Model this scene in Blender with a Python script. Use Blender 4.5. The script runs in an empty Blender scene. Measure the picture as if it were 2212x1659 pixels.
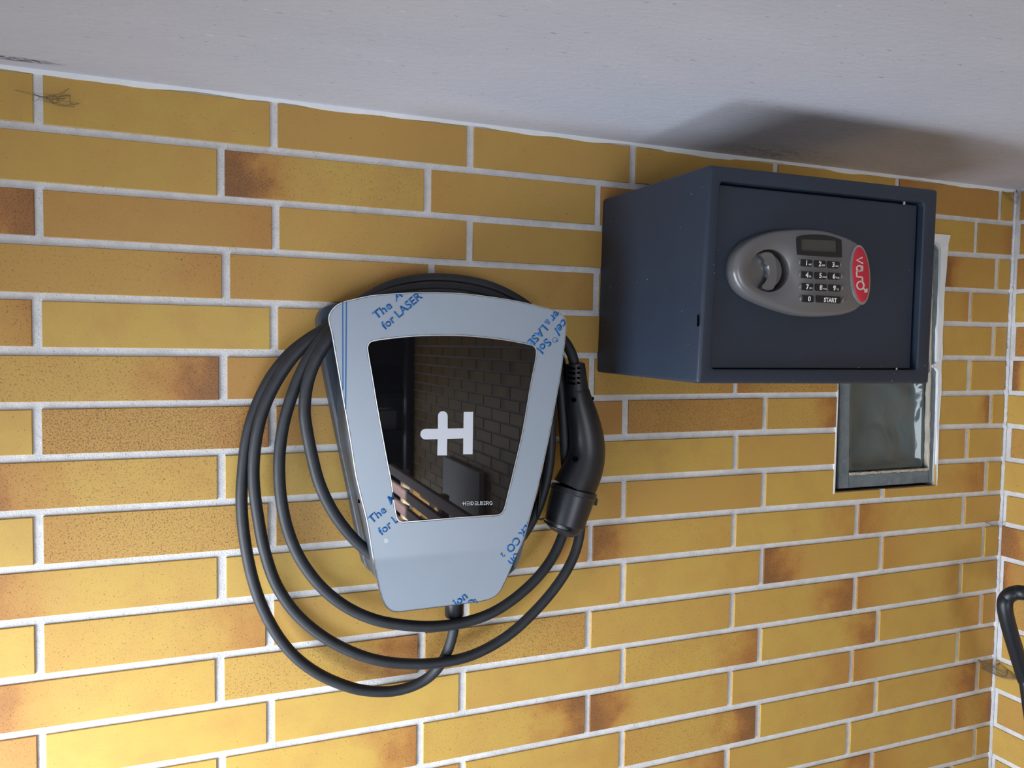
import bpy, bmesh, math, random
from mathutils import Vector, Matrix
random.seed(7)
S = bpy.context.scene
COL = S.collection

# ------------------------------------------------------------------ camera
W, H, F = 2212.0, 1659.0, 1700.0
RR = ((0.929740319313525, -0.367953432720879, 0.013899999701661763),
      (-0.005149489758651052, -0.05073902784906682, -0.9986986701744212),
      (0.3681798764164198, 0.9284588425998501, -0.04906889238750589))
CX, CY, CZ = 0.16777545, -1.00428210, -0.29335302
cam_d = bpy.data.cameras.new('camera'); cam = bpy.data.objects.new('camera', cam_d); COL.objects.link(cam)
cam_d.sensor_width = 36.0; cam_d.lens = 36.0 * F / W; cam_d.clip_start = 0.02; cam_d.clip_end = 60
cam.matrix_world = Matrix(((RR[0][0], -RR[1][0], -RR[2][0], CX), (RR[0][1], -RR[1][1], -RR[2][1], CY),
                           (RR[0][2], -RR[1][2], -RR[2][2], CZ), (0, 0, 0, 1)))
S.camera = cam

# ------------------------------------------------------------------ world, lights, exposure
world = bpy.data.worlds.new('world'); S.world = world; world.use_nodes = True
wn = world.node_tree.nodes['Background']
wn.inputs[0].default_value = (0.62, 0.76, 1.0, 1); wn.inputs[1].default_value = 0.25

def area(name, loc, target, sx, sy, power, col, spread=180):
    l = bpy.data.lights.new(name, 'AREA'); l.shape = 'RECTANGLE'; l.size = sx; l.size_y = sy
    l.energy = power; l.color = col; l.spread = math.radians(spread)
    o = bpy.data.objects.new(name, l); COL.objects.link(o); o.location = loc
    o.rotation_euler = (Vector(target) - Vector(loc)).to_track_quat('-Z', 'Y').to_euler()
    return o
# daylight through the open side door close to the charger
area('side_door_daylight', (-0.54, -0.72, -1.25), (1.0, -0.72, -1.25), 1.15, 2.0, 1.0, (0.68, 0.83, 1.0))
# added lamp in the door opening, brightens the lower wall beside it
area('lower_wall_fill', (-0.53, -0.36, -1.08), (0.26, 0.0, -1.02), 0.6, 0.8, 16.0, (0.82, 0.90, 1.0), 98)
# added lamp standing in for bounce off the ground, lights the ceiling
area('ground_bounce_fill', (-0.53, -0.85, -2.1), (0.80, -0.70, 0.0), 0.9, 0.5, 22.0, (0.78, 0.88, 1.0))
# added fill lamp behind the camera, set in an unseen front opening
area('front_fill', (0.45, -5.28, -1.40), (0.45, 0, -1.0), 1.9, 1.6, 96.0, (0.84, 0.915, 1.0))
sun_d = bpy.data.lights.new('sun', 'SUN'); sun_d.energy = 90; sun_d.angle = 0.009; sun_d.color = (1, .96, .92)
sun = bpy.data.objects.new('sun', sun_d); COL.objects.link(sun)
sun.rotation_euler = Vector((1.70, -2.95, -0.89)).to_track_quat('-Z', 'Y').to_euler()
S.view_settings.view_transform = 'Standard'; S.view_settings.look = 'None'
S.view_settings.gamma = 1; S.view_settings.use_curve_mapping = False
S.view_settings.exposure = -0.12
S.cycles.use_denoising = True; S.cycles.max_bounces = 6; S.cycles.diffuse_bounces = 4
S.cycles.transmission_bounces = 6; S.cycles.sample_clamp_indirect = 6; S.cycles.caustics_reflective = False

# ------------------------------------------------------------------ geometry helpers
def ray(px, py):
    a = ((px - W / 2) / F, (py - H / 2) / F, 1.0)
    return Vector([sum(RR[i][k] * a[i] for i in range(3)) for k in range(3)])
C0 = Vector((CX, CY, CZ))
def Y(px, py, d=0.0):                       # point on the plane parallel to the wall, d metres in front of it
    r = ray(px, py); return C0 + r * ((-d - CY) / r.y)
def Zp(px, py, z=0.0):                      # point on a horizontal plane
    r = ray(px, py); return C0 + r * ((z - CZ) / r.z)
def pxr(px, py, d, w):                      # radius in metres of a round thing w pixels in half-width
    p = Y(px, py, d) - C0
    return w * p.dot(Vector(RR[2])) / F

def mk(name, bm, mat, parent=None, smooth=False, kind=None):
    me = bpy.data.meshes.new(name); bmesh.ops.recalc_face_normals(bm, faces=bm.faces[:]); bm.to_mesh(me); bm.free()
    if smooth is True:
        for p in me.polygons: p.use_smooth = True
    elif smooth:
        for p in me.polygons: p.use_smooth = True
        me.set_sharp_from_angle(angle=math.radians(smooth))
    o = bpy.data.objects.new(name, me); COL.objects.link(o)
    if mat: me.materials.append(mat)
    if parent: o.parent = parent
    if kind: o['kind'] = kind
    return o
def thing(name, label, cat, loc, group=None):
    o = bpy.data.objects.new(name, None); COL.objects.link(o); o.location = loc; o.empty_display_size = .05
    o['label'] = label; o['category'] = cat
    if group: o['group'] = group
    return o
def adopt(parent):                          # keep world placement of children built in world coordinates
    off = Vector(parent.location)
    bpy.context.view_layer.update()
    for ch in parent.children: ch.matrix_parent_inverse = Matrix.Translation(-off)

def box(bm, x0, x1, y0, y1, z0, z1):
    v = [bm.verts.new(c) for c in ((x0, y0, z0), (x1, y0, z0), (x1, y1, z0), (x0, y1, z0), (x0, y0, z1), (x1, y0, z1), (x1, y1, z1), (x0, y1, z1))]
    for f in ((0, 1, 2, 3), (4, 5, 6, 7), (0, 1, 5, 4), (1, 2, 6, 5), (2, 3, 7, 6), (3, 0, 4, 7)): bm.faces.new([v[i] for i in f])
    return v
def cbox(name, mat, parent, *b, bev=0.0, seg=2, kind=None):
    bm = bmesh.new(); box(bm, *b)
    if bev: bmesh.ops.bevel(bm, geom=bm.edges[:], offset=bev, segments=seg, affect='EDGES', profile=.5)
    return mk(name, bm, mat, parent, 40 if bev else False, kind)
def catmull(pts, n=5, closed=True):
    out = []; N = len(pts)
    for i in range(N if closed else N - 1):
        if closed: p = [pts[(i + k) % N] for k in (-1, 0, 1, 2)]
        else: p = [pts[max(i - 1, 0)], pts[i], pts[i + 1], pts[min(i + 2, N - 1)]]
        for s in range(n):
            t = s / n
            out.append(tuple(.5 * ((2 * b) + (c - a) * t + (2 * a - 5 * b + 4 * c - e) * t * t + (3 * b - a - 3 * c + e) * t ** 3) for a, b, c, e in zip(*p)))
    if not closed: out.append(tuple(pts[-1]))
    return out
def prism(bm, loops, back, zf=None):
    """loops: outline + holes as world Vectors of the front face; back: metres the body reaches towards the wall"""
    off = Vector((0, back, 0)); fr = []; bk = []
    for L in loops:
        a = [bm.verts.new(p) for p in L]; b = [bm.verts.new(p + off) for p in L]; n = len(a)
        fr += [bm.edges.new((a[i], a[(i + 1) % n])) for i in range(n)]
        bk += [bm.edges.new((b[i], b[(i + 1) % n])) for i in range(n)]
        for i in range(n): bm.faces.new((a[i], a[(i + 1) % n], b[(i + 1) % n], b[i]))
    bmesh.ops.triangle_fill(bm, use_beauty=True, use_dissolve=False, edges=fr)
    bmesh.ops.triangle_fill(bm, use_beauty=True, use_dissolve=False, edges=bk)
def inset(pts, f):                          # move every point of a closed outline inwards by f metres
    n = len(pts); c = sum(pts, Vector()) / n; out = []
    for i in range(n):
        t = pts[(i + 1) % n] - pts[i - 1]; nv = Vector((t.z, 0, -t.x))
        if nv.length < 1e-9: out.append(pts[i].copy()); continue
        nv.normalize()
        if nv.dot(c - pts[i]) < 0: nv = -nv
        out.append(pts[i] + nv * f)
    return out
def stack(bm, loops, cap0=True, cap1=True):
    R = [[bm.verts.new(p) for p in L] for L in loops]; n = len(R[0])
    for a, b in zip(R, R[1:]):
        for i in range(n): bm.faces.new((a[i], a[(i + 1) % n], b[(i + 1) % n], b[i]))
    if cap0: bm.faces.new(R[0])
    if cap1: bm.faces.new(R[-1])
def tube(bm, pts, rad, n=14, squash=1.0):
    """pts: world points, rad: one radius or one per point"""
    P = [Vector(p) for p in pts]; R = rad if isinstance(rad, (list, tuple)) else [rad] * len(P)
    t0 = (P[1] - P[0]).normalized(); up = Vector((0, -1, 0)); nrm = (up - t0 * up.dot(t0)).normalized(); rings = []
    for i, p in enumerate(P):
        t = (P[min(i + 1, len(P) - 1)] - P[max(i - 1, 0)]).normalized()
        nrm = (nrm - t * nrm.dot(t)).normalized(); b = t.cross(nrm)
        rings.append([p + (nrm * math.cos(a) * squash + b * math.sin(a)) * R[i] for a in [2 * math.pi * k / n for k in range(n)]])
    stack(bm, rings)
def disc_loop(c, r, n=24, ry=None):
    return [c + Vector((math.cos(2 * math.pi * k / n) * r, 0, math.sin(2 * math.pi * k / n) * (ry or r))) for k in range(n)]

# ------------------------------------------------------------------ materials
class M_:
    def __init__(s, name):
        s.m = bpy.data.materials.new(name); s.m.use_nodes = True; s.t = s.m.node_tree; s.b = s.t.nodes['Principled BSDF']
    def n(s, typ, **kw):
        nd = s.t.nodes.new(typ)
        for k, v in kw.items():
            if k.startswith('i_'):
                key = k[2:]; key = int(key) if key.isdigit() else key
                nd.inputs[key].default_value = v
            else: setattr(nd, k, v)
        return nd
    def l(s, a, b): s.t.links.new(a, b)
    def set(s, **kw):
        for k, v in kw.items(): s.b.inputs[k.replace('_', ' ')].default_value = v
        return s
    def noise(s, scale, detail=3, rough=.5, vec=None, dist=0):
        nd = s.n('ShaderNodeTexNoise'); nd.inputs['Scale'].default_value = scale; nd.inputs['Detail'].default_value = detail
        nd.inputs['Roughness'].default_value = rough; nd.inputs['Distortion'].default_value = dist
        if vec: s.l(vec, nd.inputs['Vector'])
        return nd.outputs['Fac']
    def ramp(s, fac, stops):
        nd = s.n('ShaderNodeValToRGB'); e = nd.color_ramp.elements
        while len(e) < len(stops): e.new(.5)
        for k, (p, c) in enumerate(stops):
            e[k].position = p; e[k].color = (*c, 1) if isinstance(c, tuple) else (c, c, c, 1)
        s.l(fac, nd.inputs[0]); return nd.outputs[0]
    def math(s, op, a, b=None, c=None, clamp=False):
        nd = s.n('ShaderNodeMath', operation=op, use_clamp=clamp)
        for i, v in enumerate((a, b, c)):
            if v is None: continue
            if isinstance(v, (int, float)): nd.inputs[i].default_value = v
            else: s.l(v, nd.inputs[i])
        return nd.outputs[0]
    def mix(s, fac, a, b, mode='MIX'):
        nd = s.n('ShaderNodeMix', data_type='RGBA', blend_type=mode)
        for i, v in ((0, fac), (6, a), (7, b)):
            if isinstance(v, (int, float)): nd.inputs[i].default_value = v
            elif isinstance(v, tuple): nd.inputs[i].default_value = (*v, 1)
            else: s.l(v, nd.inputs[i])
        return nd.outputs[2]
    def bump(s, h, strength=.3, dist=.001):
        nd = s.n('ShaderNodeBump'); nd.inputs['Strength'].default_value = strength; nd.inputs['Distance'].default_value = dist
        s.l(h, nd.inputs['Height']); s.l(nd.outputs[0], s.b.inputs['Normal'])
    def coord(s, k='Object'): return s.n('ShaderNodeTexCoord').outputs[k]
    def geo(s): return s.n('ShaderNodeNewGeometry').outputs['Position']
def plain(name, col, rough=.5, metal=0.0, bump=None, spec=.5, var=0):
    m = M_(name); m.set(Base_Color=(*col, 1), Roughness=rough, Metallic=metal, Specular_IOR_Level=spec)
    if bump or var:
        P = m.geo()
    if bump: m.bump(m.noise(bump[0], 3, .6, P), bump[1], bump[2])
    if var:
        k = m.ramp(m.noise(14, 4, .6, P), [(.3, tuple(c * (1 - var) for c in col)), (.7, tuple(min(1, c * (1 + var)) for c in col))])
        m.l(k, m.b.inputs['Base Color'])
    return m.m

def mat_brick():
    m = M_('glazed_clinker'); P = m.geo()
    oi = m.n('ShaderNodeObjectInfo'); sep = m.n('ShaderNodeSeparateColor'); m.l(oi.outputs['Color'], sep.inputs[0])
    tone, L, R = sep.outputs; A = oi.outputs['Alpha']
    uv = m.n('ShaderNodeSeparateXYZ'); m.l(m.n('ShaderNodeUVMap').outputs[0], uv.inputs[0]); u = uv.outputs[0]; v = uv.outputs[1]
    big = m.noise(22, 3, .55, P); med = m.noise(90, 3, .6, P); fine = m.noise(900, 2, .7, P); grain = m.noise(560, 3, .6, P, .5)
    wob = m.math('MULTIPLY', m.math('SUBTRACT', big, .5), .55)
    uu = m.math('ADD', u, wob)
    def end(x, s):                            # darkened by the kiln towards one end
        e = m.n('ShaderNodeMapRange', interpolation_type='SMOOTHSTEP'); m.l(x, e.inputs[0])
        e.inputs[1].default_value = .42; e.inputs[2].default_value = -.05; e.inputs[3].default_value = 0; e.inputs[4].default_value = 1
        return m.math('MULTIPLY', e.outputs[0], s)
    fl = m.math('MAXIMUM', end(uu, L), end(m.math('SUBTRACT', 1, uu), R))
    base = m.mix(tone, (.49, .308, .068), (.40, .205, .052))
    # slight streaks of the warmer glaze
    st = m.ramp(big, [(.42, 0.0), (.72, 1.0)])
    base = m.mix(m.math('MULTIPLY', st, .7), base, (.44, .240, .062))
    col = m.mix(m.math('MULTIPLY', m.ramp(fl, [(.0, 0.0), (.6, 1.0)]), .85, clamp=True), base, (.37, .145, .035))
    col = m.mix(m.ramp(fl, [(.45, 0.0), (1.0, .8)]), col, (.19, .075, .028))
    # peppered specks
    s = m.math('ADD', m.math('MULTIPLY', m.math('MAXIMUM', fl, A), .145), grain)
    sp = m.ramp(s, [(.655, 0.0), (.70, 1.0)])
    col = m.mix(m.math('MULTIPLY', sp, .75), col, (.13, .06, .025))
    # tiny black pin holes
    pin = m.ramp(m.noise(260, 1, .3, P), [(.79, 0.0), (.81, 1.0)])
    col = m.mix(m.math('MULTIPLY', pin, .8), col, (.03, .02, .015))
    col = m.mix(m.math('MULTIPLY', m.math('SUBTRACT', fine, .5), .5), col, (.85, .6, .2))
    # mortar haze along the very rim
    m.l(col, m.b.inputs['Base Color'])
    m.set(Roughness=.5, Specular_IOR_Level=.35)
    h = m.math('ADD', m.math('MULTIPLY', fine, .6), m.math('MULTIPLY', m.math('SUBTRACT', 1, sp), .8))
    m.bump(h, .22, .0006)
    return m.m
def mat_mortar():
    m = M_('mortar'); P = m.geo()
    n1 = m.noise(60, 4, .65, P); n2 = m.noise(480, 3, .7, P); n3 = m.noise(9, 3, .6, P)
    col = m.ramp(n1, [(.3, (.57, .56, .565)), (.62, (.68, .67, .675))])
    col = m.mix(m.ramp(n3, [(.5, 0.0), (.75, .45)]), col, (.40, .385, .38))
    col = m.mix(m.math('MULTIPLY', m.ramp(n2, [(.60, 0.0), (.70, 1.0)]), .7), col, (.2, .18, .17))
    m.l(col, m.b.inputs['Base Color']); m.set(Roughness=.95, Specular_IOR_Level=.15)
    m.bump(m.math('ADD', n1, m.math('MULTIPLY', n2, .8)), .7, .0012); return m.m
def mat_ceiling():
    m = M_('painted_plaster'); P = m.geo()
    mp = m.n('ShaderNodeMapping'); mp.inputs['Scale'].default_value = (1, 2.4, 1); mp.inputs['Rotation'].default_value = (0, 0, .12); m.l(P, mp.inputs[0]); V = mp.outputs[0]
    n0 = m.noise(3.0, 3, .5, V); n1 = m.noise(55, 4, .65, V); n2 = m.noise(420, 3, .65, V); n3 = m.noise(26, 3, .55, V)
    col = m.ramp(n0, [(.35, (.55, .555, .63)), (.7, (.60, .60, .665))])
    col = m.mix(m.math('MULTIPLY', m.ramp(n1, [(.5, 0.0), (.75, 1.0)]), .22), col, (.5, .49, .5))
    # scattered dark nicks and pale flecks, drawn out along the trowel strokes
    mp2 = m.n('ShaderNodeMapping'); mp2.inputs['Scale'].default_value = (1, 4.5, 1); m.l(P, mp2.inputs[0])
    k = m.noise(70, 2, .5, mp2.outputs[0]); col = m.mix(m.math('MULTIPLY', m.ramp(k, [(.70, 0.0), (.73, 1.0)]), .6), col, (.16, .15, .16))
    k = m.noise(64, 2, .5, m.math_vec(mp2.outputs[0]) if hasattr(m, 'math_vec') else mp2.outputs[0])
    kk = m.ramp(k, [(.26, 1.0), (.285, 0.0)]); col = m.mix(m.math('MULTIPLY', kk, .6), col, (.85, .85, .86))
    def patch(cx, cy, rx, ry, lo, hi, rot=0):
        q = m.n('ShaderNodeMapping', vector_type='TEXTURE'); q.inputs['Location'].default_value = (cx, cy, 0); q.inputs['Scale'].default_value = (rx, ry, 1)
        q.inputs['Rotation'].default_value = (0, 0, rot); m.l(P, q.inputs[0])
        d = m.n('ShaderNodeVectorMath', operation='LENGTH'); m.l(q.outputs[0], d.inputs[0])
        return m.ramp(d.outputs['Value'], [(lo, 1.0), (hi, 0.0)])
    # dirt and the safe's soft shadow painted on the ceiling, then cobweb dirt
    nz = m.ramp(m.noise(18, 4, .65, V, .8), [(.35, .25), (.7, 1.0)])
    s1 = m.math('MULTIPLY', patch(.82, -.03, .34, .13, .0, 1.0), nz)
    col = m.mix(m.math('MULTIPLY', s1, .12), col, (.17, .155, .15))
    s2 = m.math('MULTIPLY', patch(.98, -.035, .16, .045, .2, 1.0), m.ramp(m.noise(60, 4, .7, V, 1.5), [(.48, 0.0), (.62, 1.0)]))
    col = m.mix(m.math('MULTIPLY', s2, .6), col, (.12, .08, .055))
    # flaked dark scrape near the corner of the frame
    sc = m.n('ShaderNodeMapping'); sc.inputs['Scale'].default_value = (1, 5, 1); m.l(P, sc.inputs[0])
    s3 = m.math('MULTIPLY', patch(-.01, -.027, .05, .009, .5, 1.0, -.0), m.ramp(m.noise(95, 3, .6, sc.outputs[0]), [(.45, 0.0), (.50, 1.0)]))
    col = m.mix(m.math('MULTIPLY', s3, .85), col, (.05, .05, .06))
    m.l(col, m.b.inputs['Base Color']); m.set(Roughness=.8, Specular_IOR_Level=.25)
    h = m.math('ADD', m.math('MULTIPLY', n1, 1.0), m.math('ADD', m.math('MULTIPLY', n2, .35), m.math('MULTIPLY', n3, .5)))
    m.bump(h, .55, .0016); return m.m
def mat_safe():
    m = M_('slate_powder_coat'); P = m.geo()
    n = m.noise(8, 4, .6, P); f = m.noise(900, 2, .6, P)
    col = m.ramp(n, [(.3, (.0155, .025, .044)), (.7, (.020, .031, .053))])
    sp = m.ramp(m.noise(330, 1, .2, P), [(.835, 0.0), (.85, 1.0)])
    col = m.mix(sp, col, (.5, .52, .55))
    m.l(col, m.b.inputs['Base Color']); m.set(Roughness=.48, Specular_IOR_Level=.5); m.bump(f, .35, .0005); return m.m
def mat_film():
    m = M_('film_on_steel'); P = m.geo()
    mp = m.n('ShaderNodeMapping'); mp.inputs['Scale'].default_value = (1, 1, 12); m.l(P, mp.inputs[0])
    col = m.ramp(m.noise(6, 4, .6, P), [(.3, (.295, .34, .40)), (.7, (.32, .365, .425))])
    m.l(col, m.b.inputs['Base Color']); m.set(Roughness=.38, Metallic=.25); m.bump(m.noise(40, 3, .6, mp.outputs[0]), .04, .001); return m.m
def mat_rubber():
    m = M_('black_rubber'); P = m.geo()
    n = m.noise(30, 4, .7, P); col = m.ramp(n, [(.35, (.010, .0115, .015)), (.75, (.022, .025, .031))])
    m.l(col, m.b.inputs['Base Color']); m.set(Roughness=.55, Specular_IOR_Level=.45); m.bump(m.noise(500, 2, .5, P), .15, .0004); return m.m
def mat_glassblock():
    m = M_('pressed_glass'); P = m.geo()
    m.set(Base_Color=(.13, .165, .17, 1), Roughness=.06, IOR=1.5, Transmission_Weight=.35)
    m.bump(m.noise(17, 1, .4, P, 1.0), .9, .008); return m.m
def mat_concrete(name, a, b, sc=30):
    m = M_(name); P = m.geo()
    col = m.ramp(m.noise(sc, 5, .7, P), [(.3, a), (.7, b)])
    k = m.ramp(m.noise(120, 3, .7, P), [(.66, 0.0), (.74, .5)]); col = m.mix(k, col, (.5, .5, .48))
    m.l(col, m.b.inputs['Base Color']); m.set(Roughness=.85); m.bump(m.noise(300, 4, .7, P), .4, .0012); return m.m
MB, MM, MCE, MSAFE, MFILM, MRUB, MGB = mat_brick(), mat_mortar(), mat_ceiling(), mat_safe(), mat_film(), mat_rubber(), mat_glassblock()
MCONC = mat_concrete('grey_concrete_frame', (.10, .125, .14), (.17, .195, .205), 45)
MFLOOR = mat_concrete('floor_concrete', (.09, .088, .085), (.14, .135, .13), 8)
MDRIVE = mat_concrete('driveway_asphalt', (.030, .030, .031), (.05, .05, .051), 8)
MWHITE = plain('white_paint', (.74, .745, .75), .7, bump=(120, .5, .001), var=.06)
MBEIGE = plain('beige_putty', (.42, .37, .30), .9, bump=(300, .5, .001), var=.2)
MHOUS = plain('slate_plastic', (.040, .055, .078), .42, bump=(700, .1, .0003))
MSTEEL = plain('brushed_steel_edge', (.62, .64, .66), .3, 1.0)
MGLASS = plain('black_glass', (.004, .004, .005), .012, spec=.8)
MLOGO = plain('silver_print', (.56, .57, .62), .35)
MBLUE = plain('blue_print', (.012, .115, .33), .5)
MPLUG = plain('black_plug_plastic', (.013, .014, .018), .38, bump=(600, .12, .0003))
MBLACK = plain('deep_black', (.002, .002, .002), .9, spec=0)
MDARKPL = plain('dark_key_plastic', (.012, .013, .016), .35)
MSILV = plain('silver_grey_plastic', (.17, .165, .17), .36, .35, bump=(900, .08, .0003))
MSILV2 = plain('knob_grey_plastic', (.20, .20, .205), .3, .45)
MLCD = plain('lcd_grey', (.065, .066, .062), .2)
MRED = plain('badge_red', (.52, .022, .045), .35)
MKEYTXT = plain('key_white', (.72, .72, .72), .5)
MBADGETXT = plain('badge_cream', (.66, .52, .46), .45)
MCHROME = plain('chrome_rim', (.45, .45, .47), .22, .8)
MPIN = plain('pin_metal', (.6, .6, .6), .35, .6)
MTUBE = plain('dark_foam', (.008, .011, .016), .42, bump=(400, .2, .0006))
MWOOD = plain('dull_pink_paint', (.58, .40, .40), .6, bump=(60, .3, .002), var=.15)
MCREAM = plain('cream_paint', (.6, .52, .36), .6)
MBOARD = plain('pale_board', (.74, .75, .78), .6)
MSHELF = plain('dark_metal_shelf', (.09, .09, .095), .5)
MCARTON = plain('carton', (.22, .15, .09), .8)
MDULL = plain('dull_plastic', (.14, .15, .17), .5)
MWEB = plain('web_grey', (.15, .115, .085), .9)

# ------------------------------------------------------------------ text and marks on real surfaces
def text_mesh(body, offset=0.0, shear=0.0):
    c = bpy.data.curves.new('t', 'FONT'); c.body = body; c.size = 1; c.offset = offset; c.shear = shear; c.resolution_u = 3; c.fill_mode = 'FRONT'
    o = bpy.data.objects.new('t', c); COL.objects.link(o); bpy.context.view_layer.update()
    me = bpy.data.meshes.new_from_object(o.evaluated_get(bpy.context.evaluated_depsgraph_get()))
    bpy.data.objects.remove(o); bpy.data.curves.remove(c); return me
def lettering(name, parts, lift, mat, parent, thick=.0002):
    """parts: (text, x, y, size, angle in degrees, horizontal stretch, bold, shear, cuts); lift maps a point of the flat surface to the world"""
    bm = bmesh.new()
    for (s, x, y, size, ang, st, bold, sh, cuts) in parts:
        b2 = bmesh.new(); me = text_mesh(s, bold, sh); b2.from_mesh(me); bpy.data.meshes.remove(me)
        a = math.radians(ang); ca, sa = math.cos(a), math.sin(a)
        for v in b2.verts:
            u, w = v.co.x * size * st, v.co.y * size
            v.co = Vector((x + u * ca - w * sa, y - (u * sa + w * ca), 0))
        for (p0, p1) in cuts:                 # keep what lies on the left of p0->p1 (y down)
            d = Vector((p1[0] - p0[0], p1[1] - p0[1], 0)); nrm = Vector((-d.y, d.x, 0))
            bmesh.ops.bisect_plane(b2, geom=b2.verts[:] + b2.edges[:] + b2.faces[:], plane_co=(p0[0], p0[1], 0), plane_no=nrm, clear_outer=True)
        for v in b2.verts: v.co = lift(v.co.x, v.co.y) - Vector((0, thick, 0))
        me = bpy.data.meshes.new('t'); b2.to_mesh(me); b2.free(); bm.from_mesh(me); bpy.data.meshes.remove(me)
    r = bmesh.ops.extrude_face_region(bm, geom=bm.faces[:])
    for v in r['geom']:
        if isinstance(v, bmesh.types.BMVert): v.co.y += thick * .8
    return mk(name, bm, mat, parent)
def strokes(name, lines, w, lift, mat, parent, thick=.0003, closed=()):
    """pen strokes of width w, each a closed-off ribbon"""
    bm = bmesh.new()
    for k, L in enumerate(lines):
        n = len(L); lf = []; rt = []; cl = k in closed
        for i in range(n):
            a = L[(i - 1) % n] if (cl or i > 0) else L[i]; b = L[(i + 1) % n] if (cl or i < n - 1) else L[i]
            dx, dy = b[0] - a[0], b[1] - a[1]; q = math.hypot(dx, dy) or 1; dx /= q; dy /= q
            lf.append((L[i][0] - dy * w / 2, L[i][1] + dx * w / 2)); rt.append((L[i][0] + dy * w / 2, L[i][1] - dx * w / 2))
        up = Vector((0, thick, 0))
        A = [bm.verts.new(lift(*p) - up) for p in lf]; B = [bm.verts.new(lift(*p) - up) for p in rt]
        A2 = [bm.verts.new(v.co + up * .8) for v in A]; B2 = [bm.verts.new(v.co + up * .8) for v in B]
        for i in range(n if cl else n - 1):
            j = (i + 1) % n
            bm.faces.new((A[i], A[j], B[j], B[i])); bm.faces.new((A[i], A[j], A2[j], A2[i])); bm.faces.new((B[i], B[j], B2[j], B2[i]))
    return mk(name, bm, mat, parent)

# ------------------------------------------------------------------ walls of clinker slips
ZC = {1: [-0.06215, 0.00172, 8e-05], 2: [-0.12459, 0.00129, 0.00413], 3: [-0.18523, -0.0008, 0.00369], 4: [-0.24613, 0.0007, 0.00378], 5: [-0.30682, 0.00143, 0.00079], 6: [-0.36776, 0.00115, -0.00216], 7: [-0.42709, 0.00204, -0.00669], 8: [-0.48844, 0.00277, -0.00855], 9: [-0.55077, 0.00306, -0.00854], 10: [-0.61025, 0.00337, -0.0039], 11: [-0.67518, 0.0026, 0.00067], 12: [-0.73742, 0.00158, 0.00254], 13: [-0.79965, 0.0009, 0.00108], 14: [-0.86371, 0.00307, 0.00101], 15: [-0.92678, 0.00596, 0.00167], 16: [-0.98665, 0, 0], 17: [-1.0468, 0, 0]}
XJ = {1: [0.0048, 0.2519, 0.5017, 0.7488, 1.003, 1.257, 1.5028], 2: [-.0578, 0.1916, 0.4446, 0.6931, 0.9422, 1.1922, 1.4464], 3: [0.0035, 0.2537, 0.5032, 0.75, 1.0, 1.25, 1.5027], 4: [-.0578, 0.1966, 0.4508, 0.6938, 0.9422, 1.1922, 1.4395], 5: [-0.0002, 0.2517, 0.5, 0.75, 1.0, 1.25, 1.5009], 6: [-.0578, 0.1927, 0.4422, 0.6892, 0.9382, 1.1922, 1.4432], 7: [-0.0015, 0.2499, 0.5, 0.7451, 0.9968, 1.25, 1.5022], 8: [-.0578, 0.1906, 0.4422, 0.6922, 0.9423, 1.1922, 1.4447], 9: [-0.0015, 0.2495, 0.5, 0.7452, 0.9983, 1.2485, 1.4971], 10: [-.0578, 0.1904, 0.4422, 0.6914, 0.9424, 1.1939, 1.4438], 11: [-0.002, 0.2464, 0.5026, 0.7467, 0.9991, 1.2507, 1.4975], 12: [-.0578, 0.1878, 0.4408, 0.6907, 0.9436, 1.1953, 1.4439], 13: [-0.0019, 0.2476, 0.4987, 0.7492, 0.9998, 1.2487, 1.499], 14: [-.0578, 0.1892, 0.4403, 0.692, 0.9438, 1.1929, 1.4422], 15: [0.0, 0.25, 0.5, 0.7506, 1.0006, 1.2504, 1.4968], 16: [-.0578, 0.1922, 0.4422, 0.6922, 0.9417, 1.1919, 1.441], 17: [0.0, 0.25, 0.5, 0.75, 1.0, 1.2471, 1.498]}
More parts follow.
